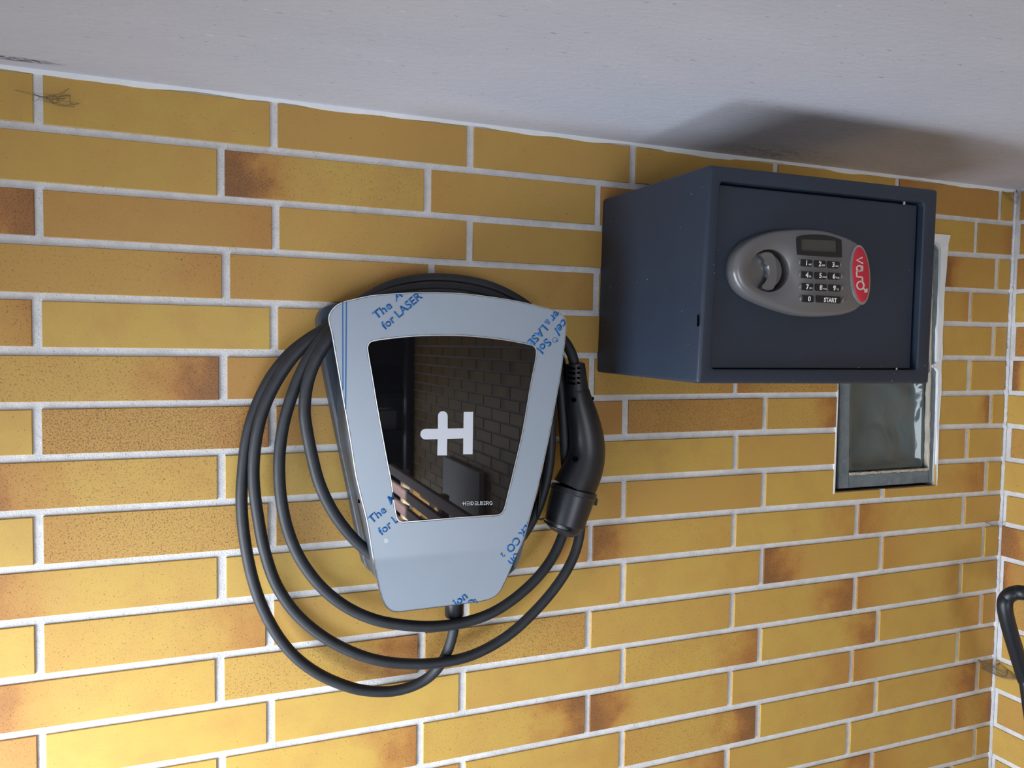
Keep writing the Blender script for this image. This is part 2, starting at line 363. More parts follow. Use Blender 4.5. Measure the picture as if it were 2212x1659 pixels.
# glaze of each slip by course and bay: warmth, dark left end, dark right end, specks
GL = {1: {-1: (.1, 0, 0, 0), 0: (.15, 0, 0, 0), 1: (.6, 0, 0, 0), 2: (.4, 0, 0, 0), 3: (.25, 0, .1, 0), 4: (.1, 0, 0, 0), 5: (1, .5, 0, .1), 6: (.3, 0, 0, .1)},
      2: {0: (.25, 0, 0, 0), 1: (.15, 1, 0, .3), 2: (.35, .2, 0, 0), 3: (.9, .3, 0, .1), 5: (0, 0, 0, 0), 6: (.6, 0, .5, .3)},
      3: {-1: (.9, 0, .9, .4), 0: (.85, 0, .3, .1), 1: (.45, 0, .1, .1), 2: (.35, 0, .1, 0), 5: (.5, 1, 0, .2), 6: (.1, 0, 0, 0)},
      4: {0: (.55, .1, .35, .2), 1: (.6, .2, .35, 0), 2: (.4, .2, .3, 0), 5: (.5, 0, .3, .2), 6: (.4, 0, 0, .1)},
      5: {-1: (.1, 0, .5, 0), 0: (0, 0, 0, 0), 1: (.4, .1, 0, 0), 2: (.35, 0, 0, 0), 3: (.3, 0, 0, .1), 5: (.15, 0, .1, 0), 6: (.1, 0, 0, 0)},
      6: {0: (.35, 0, .95, .5), 1: (.8, .2, 0, 0), 2: (.5, 0, .2, .1), 3: (.3, 0, .4, .5), 4: (.6, .5, .2, .8), 5: (.2, 0, 0, .1), 6: (.15, 0, .1, 0)},
      7: {-1: (0, 0, 0, 0), 0: (.75, .1, .6, .9), 1: (.2, .4, 0, .2), 2: (1, .2, .2, .1), 3: (1, .1, .1, .7), 4: (.3, 0, .75, .4), 5: (.1, 0, .75, .1), 6: (.1, 0, 0, 0)},
      8: {0: (.2, .75, .1, .5), 1: (0, 0, .1, .2), 2: (.3, 0, .5, .2), 3: (0, 0, 0, .1), 4: (.35, 0, 0, 0), 5: (.3, 0, .2, 0), 6: (.2, 0, 0, 0)},
      9: {-1: (0, 0, 0, 0), 0: (.45, .25, .1, .7), 1: (.5, .1, .1, .5), 2: (.4, 0, .2, 0), 3: (.55, 0, .1, 0), 4: (0, 0, 0, 0), 5: (.2, .1, .6, .1), 6: (0, 0, 0, 0)},
      10: {0: (.1, .6, 0, .2), 1: (0, 0, 0, 0), 2: (.3, 0, .4, .3), 3: (.2, .85, .1, .2), 4: (0, 0, .3, 0), 5: (.1, .6, 0, .2), 6: (.4, 0, .1, .1)},
      11: {-1: (0, 0, 0, 0), 0: (.15, .1, .5, .3), 1: (.35, .1, .1, .1), 2: (.15, 0, .1, 0), 3: (.1, 0, .2, 0), 4: (.4, 1, 0, .1), 5: (.1, .35, 0, .1), 6: (0, 0, 0, 0)},
      12: {0: (.1, .65, 0, .2), 1: (.2, 0, .8, .5), 2: (.4, .1, .2, .7), 3: (.25, 0, .1, .2), 4: (.2, 0, .8, .2), 5: (.1, .5, .1, .1), 6: (0, 0, .1, 0)},
      13: {-1: (1, 0, .3, .4), 0: (.05, 0, 0, 0), 1: (0, 0, 0, 0), 2: (.2, 0, .1, .1), 3: (.1, .0, .6, .4), 4: (0, 0, .7, .1), 5: (.1, 0, .3, .1), 6: (.8, .2, 0, .1)},
      14: {0: (0, 0, 0, 0), 1: (0, 0, .6, .1), 2: (.1, 0, 1, .3), 3: (.1, .95, .1, .3), 4: (.2, 0, .4, .1), 5: (.1, .45, 0, .1), 6: (.4, 0, .2, .2)},
      15: {0: (.1, 0, 0, 0), 2: (.05, 0, .2, .1), 3: (.2, .2, 1, .5), 4: (.1, 0, .4, .1), 5: (.1, 0, .85, .1), 6: (.7, 0, .2, .1)},
      16: {3: (.3, 0, .7, .1), 4: (.1, .1, 0, 0), 5: (.0, 0, .1, .2), 6: (.4, .6, .8, .6)},
      17: {4: (.3, 0, .7, .3), 5: (.1, .4, .2, .1), 6: (.3, 0, .2, .1)}}
PZ = 0.0623
def zj(j, x):
    if j <= 0: return -0.0055
    if j in ZC: a, b, c = ZC[j]; q = max(-.3, min(1.0, x - .75)); return a + b * q + c * (q * q - .2)
    return -1.0468 - PZ * (j - 17)
XCOR = 1.540; NROWS = 20
def joints(j):
    base = XJ[j] if j in XJ else [k + (.0 if j % 2 else -.058) for k in (0, .25, .5, .75, 1.0, 1.25, 1.5)]
    if j in XJ: pass
    L = [base[0] - .25 * k for k in range(5, 0, -1)]
    return [x for x in L if x > -1.06] + base
# opening of the concrete-framed window
WX0, WX1T, WX1B, WZ1, WZ0 = 1.1425, Y(2043.5, 540)[0] - .0045, Y(2025.2, 1000)[0] - .0045, -0.0930, -0.5290
def wx1(z): return WX1T + (WX1B - WX1T) * (WZ1 - z) / (WZ1 - WZ0)

wall_back = bmesh.new()                      # bed of mortar, with the window opening left out
XL = -.50
for b in ((XL, WX0 + .004, .0024, .18, -2.3, .05), (WX1B - .002, XCOR + .002, .0024, .18, -2.3, .05), (WX0 + .004, WX1B - .002, .0024, .18, -2.3, WZ0 - .0005), (WX0 + .004, WX1B - .002, .0024, .18, WZ1 + .0, .05)):
    box(wall_back, *b)
wall_back = mk('wall_back', wall_back, MM, kind='structure')

def slip(bm, poly, ax, off, sgn=1, depth=.0075, bev=.0006, uvl=None, ur=None):
    """one glazed slip. poly: (s, z) outline counter-clockwise; ax 'x' for the back wall, 'y' for the side wall"""
    n = len(poly); area2 = sum(poly[i][0] * poly[(i + 1) % n][1] - poly[(i + 1) % n][0] * poly[i][1] for i in range(n))
    if area2 < 0: poly = poly[::-1]
    def P(s, z, d): return (s, d + off, z) if ax == 'x' else (off + d, s, z)
    ins = []
    for i in range(n):
        a, b, c = poly[i - 1], poly[i], poly[(i + 1) % n]
        d1 = Vector((b[0] - a[0], b[1] - a[1])).normalized(); d2 = Vector((c[0] - b[0], c[1] - b[1])).normalized()
        n1 = Vector((-d1.y, d1.x)); n2 = Vector((-d2.y, d2.x)); k = 1 + n1.dot(n2)
        q = (n1 + n2) / max(k, .3); ins.append((b[0] + q.x * bev, b[1] + q.y * bev))
    f = [bm.verts.new(P(*p, 0)) for p in ins]; e = [bm.verts.new(P(*p, bev * .8)) for p in poly]; g = [bm.verts.new(P(*p, depth)) for p in poly]
    fs = [bm.faces.new(f)]
    for i in range(n):
        j = (i + 1) % n; fs.append(bm.faces.new((f[i], f[j], e[j], e[i]))); fs.append(bm.faces.new((e[i], e[j], g[j], g[i])))
    s0 = min(p[0] for p in poly); s1 = max(p[0] for p in poly); z0 = min(p[1] for p in poly); z1 = max(p[1] for p in poly)
    if ur: s0, s1 = ur
    lay = uvl or bm.loops.layers.uv.verify()
    for fc in fs:
        for lp in fc.loops:
            s = lp.vert.co.x if ax == 'x' else lp.vert.co.y
            u = (s - s0) / (s1 - s0); lp[lay].uv = (u if ax == 'x' else 1 - u, (lp.vert.co.z - z0) / (z1 - z0))
G = .0048                                    # half a joint
def glaze():
    r = random.random()
    return (random.random() ** 1.6, (random.random() < .3) * random.uniform(.4, 1), (random.random() < .3) * random.uniform(.4, 1), random.random() ** 3 * .7)
rest = bmesh.new(); nb = 0
ws = {}
for j in range(1, 38):
    J = joints(j) if j <= 20 else [-1.06 + .25 * k + (.0 if j % 2 else .19) for k in range(11) if -1.06 + .25 * k + (.0 if j % 2 else .19) < 1.53]
    J = [x for x in J if x > XL + .03]; first = len(J) - 7 if j <= 20 else 0; edges = [XL + .002] + J + [XCOR - .004]
    for k in range(len(edges) - 1):
        a, b = edges[k] + (G if k else 0), edges[k + 1] - (G if k < len(edges) - 2 else 0)
        if b - a < .012: continue
        bay = k - 1 - first
        if j <= 20:
            jt = lambda s: random.uniform(-s, s)
            g1 = G * (1.0 + jt(.12)); g2 = G * (.9 + jt(.12)); a += jt(.0006); b += jt(.0006)
            zt = lambda x: zj(j - 1, x) - (g2 if j > 1 else .0); zb = lambda x: zj(j, x) + g1
            poly = [(a, zb(a)), (b, zb(b)), (b, zt(b)), (a, zt(a))]
            zm = (zb(a) + zt(a)) / 2; zlo, zhi = zb((a + b) / 2), zt((a + b) / 2)
            polys = [poly]
            X1 = wx1(zm) + .0045; X0 = WX0 - .0012
            if b > X0 and a < X1 and zhi > WZ0 and zlo < WZ1:
                if zhi > WZ1:                 # notched round the top of the opening
                    ztop = WZ1 + .001
                    if b > X1 and a < X1 and a > X0: polys = [[(a, ztop), (X1, ztop), (X1, zb(X1)), (b, zb(b)), (b, zt(b)), (a, zt(a))]]
                    elif a < X0 and b < X1: polys = [[(a, zb(a)), (X0, zb(X0)), (X0, ztop), (b, ztop), (b, zt(b)), (a, zt(a))]]
                    else: polys = [[(a, ztop), (b, ztop), (b, zt(b)), (a, zt(a))]]
                elif zlo < WZ0:               # notched round the sill
                    zs = WZ0 - .0008
                    if a < X0 and b < X1: polys = [[(a, zb(a)), (b, zb(b)), (b, zs), (X0, zs), (X0, zt(X0)), (a, zt(a))]]
                    elif a > X0 and b > X1: polys = [[(a, zb(a)), (b, zb(b)), (b, zt(b)), (X1 - .004, zt(X1)), (X1 - .004, zs), (a, zs)]]
                    else: polys = [[(a, zb(a)), (b, zb(b)), (b, zs), (a, zs)]]
                else:
                    polys = []
                    if a < X0 - .01: polys.append([(a, zb(a)), (X0, zb(X0)), (X0, zt(X0)), (a, zt(a))])
                    if b > X1 + .01: polys.append([(X1, zb(X1)), (b, zb(b)), (b, zt(b)), (X1, zt(X1))])
            for pl in polys:
                bm = bmesh.new(); slip(bm, pl, 'x', random.uniform(-.0003, .0003))
                o = mk('brick', bm, MB, wall_back); nb += 1
                o.color = GL.get(j, {}).get(bay, glaze()) if j in GL and bay in GL[j] else glaze()
        else:
            slip(rest, [(a, -1.2337 - PZ * (j - 20) + G), (b, -1.2337 - PZ * (j - 20) + G), (b, -1.2337 - PZ * (j - 21) - G), (a, -1.2337 - PZ * (j - 21) - G)], 'x', 0)
o = mk('lower_bricks', rest, MB, wall_back, kind='stuff'); o.color = (.3, .15, .15, .2)

YEND = -4.58
sw = bmesh.new(); box(sw, XCOR + .0024, XCOR + .18, YEND, .18, -2.3, .05); wall_right = mk('wall_right', sw, MM, kind='structure')
SIDE = {3: (1, .2, 1, .4), 12: (1, 1, 1, .1), 2: (.6, 0, .5, .1), 1: (.7, 0, .6, .1), 8: (.8, 0, .4, .4), 15: (0, 0, 0, .1), 16: (.6, 0, .1, .1), 17: (.0, 0, 0, .1), 14: (.2, 0, 0, .1)}
rest = bmesh.new()
for j in range(1, 38):
    thin = j in (7, 9, 11, 15, 17) or (j > 17 and j % 2)
    ys = [-.003 if thin else -.010 - .003 * (j % 3 == 2)]
    y = -(.19 if j % 2 else .065) - .01
    while y > YEND + .02: ys.append(y); y -= .25
    ys.append(YEND)
    zt_, zb_ = zj(j - 1, 1.5), zj(j, 1.5)
    if j > 20: zt_, zb_ = -1.2337 - PZ * (j - 21), -1.2337 - PZ * (j - 20)
    for k in range(len(ys) - 1):
        hi = ys[k] - (G if k else 0); lo = ys[k + 1] + (G if k < len(ys) - 2 else 0)
        if hi - lo < .012: continue
        pl = [(lo, zb_ + G), (hi, zb_ + G), (hi, zt_ - (G * .9 if j > 1 else 0)), (lo, zt_ - (G * .9 if j > 1 else 0))]
        if j <= 20 and hi > -3.1:
            bm = bmesh.new(); slip(bm, pl, 'y', XCOR + random.uniform(-.0003, .0003)); o = mk('brick', bm, MB, wall_right)
            o.color = SIDE[j] if (k == 0 and j in SIDE) else glaze()
        else: slip(rest, pl, 'y', XCOR)
o = mk('far_bricks', rest, MB, wall_right, kind='stuff'); o.color = (.3, .2, .15, .2)

# ceiling, floor, the other walls and the open door
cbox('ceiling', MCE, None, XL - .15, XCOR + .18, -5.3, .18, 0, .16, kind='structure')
cbox('floor', MFLOOR, None, XL - .15, XCOR + .18, -5.3, .18, -2.4, -2.3, kind='structure')
fw = bmesh.new(); box(fw, XL - .15, -.5, -5.45, -5.3, -2.4, .16); box(fw, 1.4, XCOR + .5, -5.45, -5.3, -2.4, .16); box(fw, -.5, 1.4, -5.45, -5.3, -.5, .16)  # the gap in the front wall is added for the fill lamp
mk('wall_front', fw, plain('front_render', (.22, .21, .2), .9, var=.1), kind='structure')
lw = bmesh.new(); box(lw, XL - .15, XL, -.12, .18, -2.4, .16); box(lw, XL - .15, XL, -5.3, -1.32, -2.4, .16); box(lw, XL - .15, XL, -1.32, -.12, -.10, .16)
mk('wall_left', lw, plain('side_render', (.16, .155, .15), .9, var=.1), kind='structure')
cbox('wall_niche', plain('niche_render', (.20, .19, .18), .9, var=.1), None, XCOR + .18, XCOR + .5, -5.3, YEND - .02, -2.4, .16, kind='structure')
cbox('driveway', MDRIVE, None, -14, 14, -19, -5.3, -2.5, -2.32, kind='structure')
cbox('wall_sun_block', MDRIVE, None, -2.2, -2.0, -1.2, 6, -2.33, .30, kind='structure')  # unseen wall added outside to block most sun from the side door
cbox('side_path', MDRIVE, None, -8, XL - .15, -5.3, 6, -2.5, -2.33, kind='structure')
bm = bmesh.new(); n = 150; T = []; Bt = []           # hand-painted white band where ceiling meets slips
for i in range(n + 1):
    x = XL + (XCOR - XL) * i / n
    zz = -.0052 - .0011 * math.sin(x * 23) - .0012 * math.sin(x * 61 + 1) * math.sin(x * 7) + random.uniform(-.0004, .0004)
    if .80 < x < .92: zz -= .002
    T.append((bm.verts.new((x, -.0012, .001)), bm.verts.new((x, .004, .001)))); Bt.append((bm.verts.new((x, -.0006, zz)), bm.verts.new((x, .004, zz))))
for i in range(n):
    for a, b in ((T[i][0], T[i + 1][0]),): bm.faces.new((T[i][0], T[i + 1][0], Bt[i + 1][0], Bt[i][0]))
    bm.faces.new((Bt[i][0], Bt[i + 1][0], Bt[i + 1][1], Bt[i][1]))
mk('trim_1', bm, MWHITE, kind='structure')
bm = bmesh.new(); pts = []                            # rough mortar fillet in the corner
for i in range(240):
    z = -.002 - i * .0052; pts.append((XCOR + .0005 + random.uniform(-.0008, .0008), .0005, z))
tube(bm, pts, [random.uniform(.0028, .0045) for _ in pts], 6)
mk('trim_2', bm, MM, kind='structure')

# ------------------------------------------------------------------ window of glass blocks in a concrete frame
win = bmesh.new()
fx0, fx1, fz0, fz1 = Y(1816.5, 1000)[0], Y(2023, 1040)[0], Y(1900, 1051)[2], -.1165
ix0, ix1 = Y(1836, 1000, -.004)[0], Y(2007.5, 1000, -.004)[0]; iz0 = Y(1900, 1022, -.004)[2]; iz1 = -.135; mz = -.322
for b in ((fx0, ix0, fz0, fz1), (ix1, fx1 + .001, fz0, fz1), (ix0, ix1, fz0, iz0), (ix0, ix1, iz1, fz1), (ix0, ix1, mz - .009, mz + .009)):
    box(win, b[0], b[1], .004, .11, b[2], b[3])
bmesh.ops.bevel(win, geom=[e for e in win.edges if all(abs(v.co.y - .004) < 1e-5 for v in e.verts)], offset=.0012, segments=2, affect='EDGES')
win = mk('window_1', win, MCONC, smooth=40, kind='structure')
def block(x0, x1, z0, z1):
    bm = bmesh.new(); N = 28; Mz = 40; g = {}
    for i in range(N + 1):
        for k in range(Mz + 1):
            u, v = i / N, k / Mz; e = min(u, 1 - u) * (x1 - x0); e2 = min(v, 1 - v) * (z1 - z0); rim = min(e, e2)
            d = .012 if rim > .014 else (.003 + .009 * max(0, (rim - .005) / .009) if rim > .005 else .003)
            if rim > .014:                                    # wavy pressed relief
                w = math.sin(u * 9 + 1.9 * math.sin(v * 5 + .4)) * .5 + math.sin(u * 17 + v * 6) * .25 + math.sin(v * 11 + u * 4) * .25
                d += .0045 * w * min(1, (rim - .014) / .01)
            g[i, k] = bm.verts.new((x0 + u * (x1 - x0), .009 + d, z0 + v * (z1 - z0)))
    for i in range(N):
        for k in range(Mz): bm.faces.new((g[i, k], g[i + 1, k], g[i + 1, k + 1], g[i, k + 1]))
    r = bmesh.ops.extrude_edge_only(bm, edges=[e for e in bm.edges if e.is_boundary]); vs = [v for v in r['geom'] if isinstance(v, bmesh.types.BMVert)]
    for v in vs: v.co.y = .098
    bmesh.ops.contextual_create(bm, geom=[e for e in bm.edges if e.is_boundary])
    return mk('glass_block', bm, MGB, win, True)
block(ix0 + .002, ix1 - .003, iz0 + .004, mz - .009); block(ix0 + .002, ix1 - .003, mz + .009, iz1 - .002)
bm = bmesh.new(); box(bm, ix0, ix1, .003, .012, iz0 - .0005, iz0 + .0035); box(bm, ix1 - .0022, ix1 + .0002, .003, .012, iz0, iz1)
bmesh.ops.subdivide_edges(bm, edges=[e for e in bm.edges if e.calc_length() > .1], cuts=40)
for v in bm.verts:
    v.co += Vector((random.uniform(-.0006, .0006), random.uniform(-.0006, .0006), random.uniform(-.0006, .0006)))
mk('putty_line', bm, MBEIGE, win)
cbox('window_backing', plain('behind_glass', (.10, .12, .14), .8), win, WX0 - .01, WX1T + .01, .112, .13, WZ0 - .02, WZ1 + .02)
bm = bmesh.new(); box(bm, WX0, wx1(WZ0) + .004, .004, .05, WZ0 - .002, WZ0 + .0004); mk('sill_edge', bm, plain('brown_reveal', (.10, .06, .045), .9), win)
# lumpy white plaster round the opening
bm = bmesh.new()
L = [(1990, 503), (2052, 508.5), (2048, 527), (2045.5, 560), (2040.5, 618), (2037, 696), (2035.5, 760), (2034, 784), (2033, 842), (2027.5, 918), (2025.8, 985), (2023.8, 1049),
     (2022.6, 1049), (2023.4, 920), (2024.5, 860), (2026, 803), (2021, 795), (2014, 793), (2016, 788), (2022.8, 782), (2024.5, 712), (2027, 696), (2030, 627), (2032.2, 554), (2032, 535), (2029, 527), (2022, 523), (1990, 519)]
L = [(Y(x, y)[0], Y(x, y)[2]) for x, y in L] + [(1.15, -.1145), (1.15, -.0935)]
prism(bm, [[Vector((x, -.0008, z)) for x, z in L]], .02)
bmesh.ops.subdivide_edges(bm, edges=[e for e in bm.edges if e.calc_length() > .02], cuts=2)
for v in bm.verts: v.co += Vector((random.uniform(-.0006, .0006), random.uniform(-.0005, .0005), random.uniform(-.0006, .0006)))
mk('plaster_patch', bm, MWHITE, win)
bm = bmesh.new(); prism(bm, [[Vector((x, -.0006, z)) for x, z in ((WX0 - .001, -.36), (WX0 + .0012, -.36), (WX0 + .001, WZ0 - .001), (WX0 - .002, WZ0 - .003))]], .02); mk('plaster_edge', bm, MWHITE, win)
for o in [win] + [c for c in win.children if c.name.split('.')[0] in ('glass_block', 'putty_line')]:
    for v in o.data.vertices: v.co.x -= .030 * (v.co.z - fz0)

# ------------------------------------------------------------------ safe
DS = .25
SF = {k: Y(*v, DS) for k, v in dict(bl=(1507, 828.5), tl=(1533.5, 354.5), tr=(2027, 409.5), br=(2007, 829.5)).items()}
SB = dict(bl=Vector((.6972, -.0005, -.3302)), tl=Vector((.7018, -.0005, -.0840)), tr=Vector((1.053, -.0005, -.0840)), br=Vector((1.0480, -.0005, -.3302)))
SO = {k: Y(*v, DS) for k, v in dict(bl=(1537, 797.5), tl=(1557, 391), tr=(1996.5, 437.5), br=(1980.5, 799)).items()}
safe = thing('safe', 'dark slate-blue steel safe with keypad lock, hung high on the brick wall', 'safe', (.87, 0, -.33))
K = ('bl', 'br', 'tr', 'tl')
def rq(Q, rad, ins, y, n=4):                 # rounded four-sided outline through corners Q, moved inwards by ins, at depth y
    P = [Vector((Q[k].x, y, Q[k].z)) for k in K]; out = []
    for i in range(4):
        a, b, c = P[i - 1], P[i], P[(i + 1) % 4]; u = (a - b).normalized(); w = (c - b).normalized()
        cc = b + (u + w) * max(rad, ins + .0003); rr = max(rad, ins + .0003) - ins
        for t in range(n + 1):
            an = math.pi / 2 * t / n; out.append(cc - w * rr * math.cos(an) - u * rr * math.sin(an))
    return out
LS = [rq(SB, .004, 0, -.0005), rq(SF, .004, 0, -DS + .0045), rq(SF, .0045, .0005, -DS + .0024), rq(SF, .0045, .0014, -DS + .0009), rq(SF, .0045, .0026, -DS + .0002), rq(SF, .0045, .004, -DS)]
LO = [rq(SO, .005, -.0028, -DS), rq(SO, .005, -.0012, -DS + .0004), rq(SO, .005, -.0003, -DS + .0013), rq(SO, .005, 0, -DS + .003), rq(SO, .005, 0, -DS + .022)]
bm = bmesh.new()
def rings_(Ls):
    R = [[bm.verts.new(p) for p in L] for L in Ls]; n = len(R[0])
    for a, b in zip(R, R[1:]):
        for i in range(n): bm.faces.new((a[i], a[(i + 1) % n], b[(i + 1) % n], b[i]))
    return R
A_ = rings_(LS); B_ = rings_(LO); bm.faces.new(A_[0]); bm.faces.new(B_[-1])
sa, sb = set(A_[-1]), set(B_[0])
bmesh.ops.triangle_fill(bm, use_beauty=True, edges=[e for e in bm.edges if all(v in sa for v in e.verts) or all(v in sb for v in e.verts)])
mk('body', bm, MSAFE, safe, 32)
DD = .2425
def inquad(u, v, d, ins=0):                  # point in the door opening
    a = SO['bl'].lerp(SO['br'], u); c = SO['tl'].lerp(SO['tr'], u); p = a.lerp(c, v); p.y = -d; return p
e = .0042
bm = bmesh.new(); L = [inquad(*uv, DD) for uv in ((.004, .006), (.990, .008), (.990, .988), (.004, .988))]
prism(bm, [L], .010); bmesh.ops.bevel(bm, geom=[x for x in bm.edges if all(abs(v.co.y + DD) < 1e-5 for v in x.verts) and any(len(fc.verts) == 4 and abs(fc.normal.y) < .5 for fc in x.link_faces)], offset=.0012, segments=2, affect='EDGES')
mk('door', bm, MSAFE, safe, 40)
for (px, py) in ((1953, 439), (1936, 798)):
    bm = bmesh.new(); c = Y(px, py, .245); tube(bm, [c + Vector((0, 0, -.0018)), c + Vector((0, 0, .0018))], .0015, 10); mk('hinge_pin', bm, MPIN, safe, 40)
bm = bmesh.new(); prism(bm, [[Y(x, y, .2478) for x, y in ((1507.5, 680), (1510, 680), (1509.5, 705), (1507, 705))]], .0015); mk('paint_chip', bm, MBLACK, safe)

def z5(x, y): return (1540 + x / 6.1444, 480 + y / 6.1444)   # reading frame of the close look at the lock
VPX, VPY = 432.3, 736.6
def lifted(pts, d0, d1):                     # sides turned to the viewer are read at their foot, the far sides at their rim
    n = len(pts); out = []; cx = sum(p[0] for p in pts) / n; cy = sum(p[1] for p in pts) / n
    for i, p in enumerate(pts):
        t = (pts[(i + 1) % n][0] - pts[i - 1][0], pts[(i + 1) % n][1] - pts[i - 1][1]); nv = (t[1], -t[0]); q = math.hypot(*nv)
        nv = (nv[0] / q, nv[1] / q)
        if nv[0] * (p[0] - cx) + nv[1] * (p[1] - cy) < 0: nv = (-nv[0], -nv[1])
        r = (p[0] - VPX, p[1] - VPY); rl = math.hypot(*r); k = (nv[0] * r[0] + nv[1] * r[1]) / rl
        w = .5 + .5 * max(-1, min(1, k * 2.2)); v = Y(*p, d0 + (d1 - d0) * w); v.y = -d1; out.append(v)
    return out
D1 = .2600
OUT = [z5(*p) for p in ((188, 620), (230, 440), (330, 310), (480, 220), (700, 140), (950, 102), (1250, 92), (1500, 110), (1700, 160), (1850, 220), (1970, 295), (2045, 400), (2080, 530), (2097, 700), (2088, 880), (2055, 1015), (1995, 1110), (1890, 1180), (1680, 1232), (1400, 1253), (1100, 1235), (850, 1175), (600, 1090), (400, 995), (270, 880), (208, 750))]
OL = lifted(catmull(OUT, 4), DD + .003, D1)
def circ(cx, cy, rx, ry, n=40, rot=0):
    ca, sa = math.cos(rot), math.sin(rot)
    return [z5(cx + rx * math.cos(t) * ca - ry * math.sin(t) * sa, cy + rx * math.cos(t) * sa + ry * math.sin(t) * ca) for t in [2 * math.pi * k / n for k in range(n)]]
hole = [Y(*p, D1) for p in circ(752, 642, 277, 297)]
bm = bmesh.new(); R0 = [p + Vector((0, D1 - DD + .0, 0)) for p in OL]
lo = [R0, [p + Vector((0, .0062, 0)) for p in OL], [p + Vector((0, .0032, 0)) for p in inset(OL, .0009)], [p + Vector((0, .0012, 0)) for p in inset(OL, .0028)], inset(OL, .0058)]
rings = [[bm.verts.new(p) for p in L] for L in lo]; n = len(OL)
for a, b in zip(rings, rings[1:]):
    for i in range(n): bm.faces.new((a[i], a[(i + 1) % n], b[(i + 1) % n], b[i]))
hr = [[bm.verts.new(p) for p in hole], [bm.verts.new(p + Vector((0, .0009, 0))) for p in inset(hole, .0012)], [bm.verts.new(p + Vector((0, .0150, 0))) for p in inset(hole, .0016)]]; m_ = len(hole)
for a, b in zip(hr, hr[1:]):
    for i in range(m_): bm.faces.new((a[i], a[(i + 1) % m_], b[(i + 1) % m_], b[i]))
ed = [x for x in bm.edges if (x.verts[0] in set(rings[-1]) and x.verts[1] in set(rings[-1])) or (x.verts[0] in set(hr[0]) and x.verts[1] in set(hr[0]))]
bmesh.ops.triangle_fill(bm, use_beauty=True, edges=ed)
mk('lock_panel', bm, MSILV, safe, 38)
# rotary knob: plate sunk in the panel with a crescent grip
kp = [Y(*p, D1) for p in circ(745, 642, 262, 284)]
bm = bmesh.new(); prism(bm, [[p + Vector((0, .0085, 0)) for p in inset(kp, .0030)]], .006); knob = mk('knob', bm, MSILV2, safe, 40)
gr = catmull([z5(*p) for p in ((640, 420), (700, 500), (738, 600), (740, 690), (712, 790), (655, 868), (740, 905), (815, 880), (850, 760), (858, 640), (840, 500), (800, 415), (720, 388))], 4)
gt = [Y(*p, D1 - .0005) for p in gr]
bm = bmesh.new(); stack(bm, [[p + Vector((0, .0085, 0)) for p in inset(gt, -.0012)], [p + Vector((0, .0012, 0)) for p in gt], inset(gt, .0011)]); mk('grip', bm, MSILV2, knob, 40)
bm = bmesh.new(); prism(bm, [[p + Vector((0, .0147, 0)) for p in inset(hole, .0005)]], .001); mk('knob_recess', bm, MBLACK, safe)
# display
bz = catmull([z5(*p) for p in ((1116, 215), (1135, 186), (1250, 166), (1400, 163), (1550, 180), (1685, 224), (1708, 255), (1711, 440), (1695, 464), (1420, 450), (1150, 431), (1124, 405), (1117, 310))], 3)
sc = [z5(*p) for p in ((1173, 222), (1640, 242), (1642, 400), (1179, 375))]
bm = bmesh.new(); prism(bm, [[Y(*p, D1 + .0012) for p in bz], [Y(*p, D1 + .0012) for p in sc]], .0016); disp = mk('display', bm, MDARKPL, safe, 40)
bm = bmesh.new(); prism(bm, [[Y(*p, D1 + .0003) for p in sc]], .0004); mk('screen', bm, MLCD, disp)
# keys
KT = [('1', 'ABC', 1250, 540), ('2', 'DEF', 1430, 552), ('3', 'GHI', 1607, 563), ('4', 'JKL', 1257, 698), ('5', 'MNO', 1436, 708), ('6', 'PQR', 1614, 715),
      ('7', 'STU', 1262, 857), ('8', 'VWX', 1442, 865), ('9', 'YZ', 1622, 872), ('0', '', 1269, 1015), ('START', '', 1540, 1024)]
def lk(x, y): return Y(*z5(x, y), D1 + .0019)
for s, sub, cx, cy in KT:
    hw, hh = (160, 44) if s == 'START' else (72, 44); sl = math.tan(math.radians(3.2))
    pts = []
    for sx, sy in ((-1, -1), (1, -1), (1, 1), (-1, 1)):
        for ox, oy in (((0, 10), (10, 0)) if sx * sy > 0 else ((10, 0), (0, 10))):
            X_ = cx + sx * (hw - ox); pts.append((X_, cy + sy * (hh - oy) + (X_ - cx) * sl))
    top = [Y(*z5(*p), D1 + .0019) for p in pts]
    bm = bmesh.new(); stack(bm, [[p + Vector((0, .0022, 0)) for p in inset(top, -.0004)], [p + Vector((0, .0003, 0)) for p in top], inset(top, .0004)])
    key = mk('key', bm, MDARKPL, safe, 30)
    if s == 'START': parts = [(s, cx - 66, cy + 30, 78, -3.2, .74, .045, 0, ())]
    else:
        parts = [(s, cx - 26 + (18 if s == '0' else 0), cy + 29, 90, -3.2, .8, .04, 0, ())]
        if sub: parts.append((sub, cx + 18, cy + 30, 32, -3.2, .75, .02, 0, ()))
    lettering('lettering', parts, lk, MKEYTXT, key, .00015)
for i, (x, y) in enumerate(((1152, 522), (1700, 556), (1158, 684), (1712, 712), (1165, 845), (1716, 866), (1170, 1005), (1728, 1030))):
    c = Y(*z5(x, y), D1 + .0004); bm = bmesh.new(); bmesh.ops.create_uvsphere(bm, u_segments=12, v_segments=8, radius=1)
    for v in bm.verts: v.co = c + Vector((v.co.x * .0022, v.co.y * .0012, v.co.z * .0036))
    mk('row_dimple', bm, MSILV, safe, True)
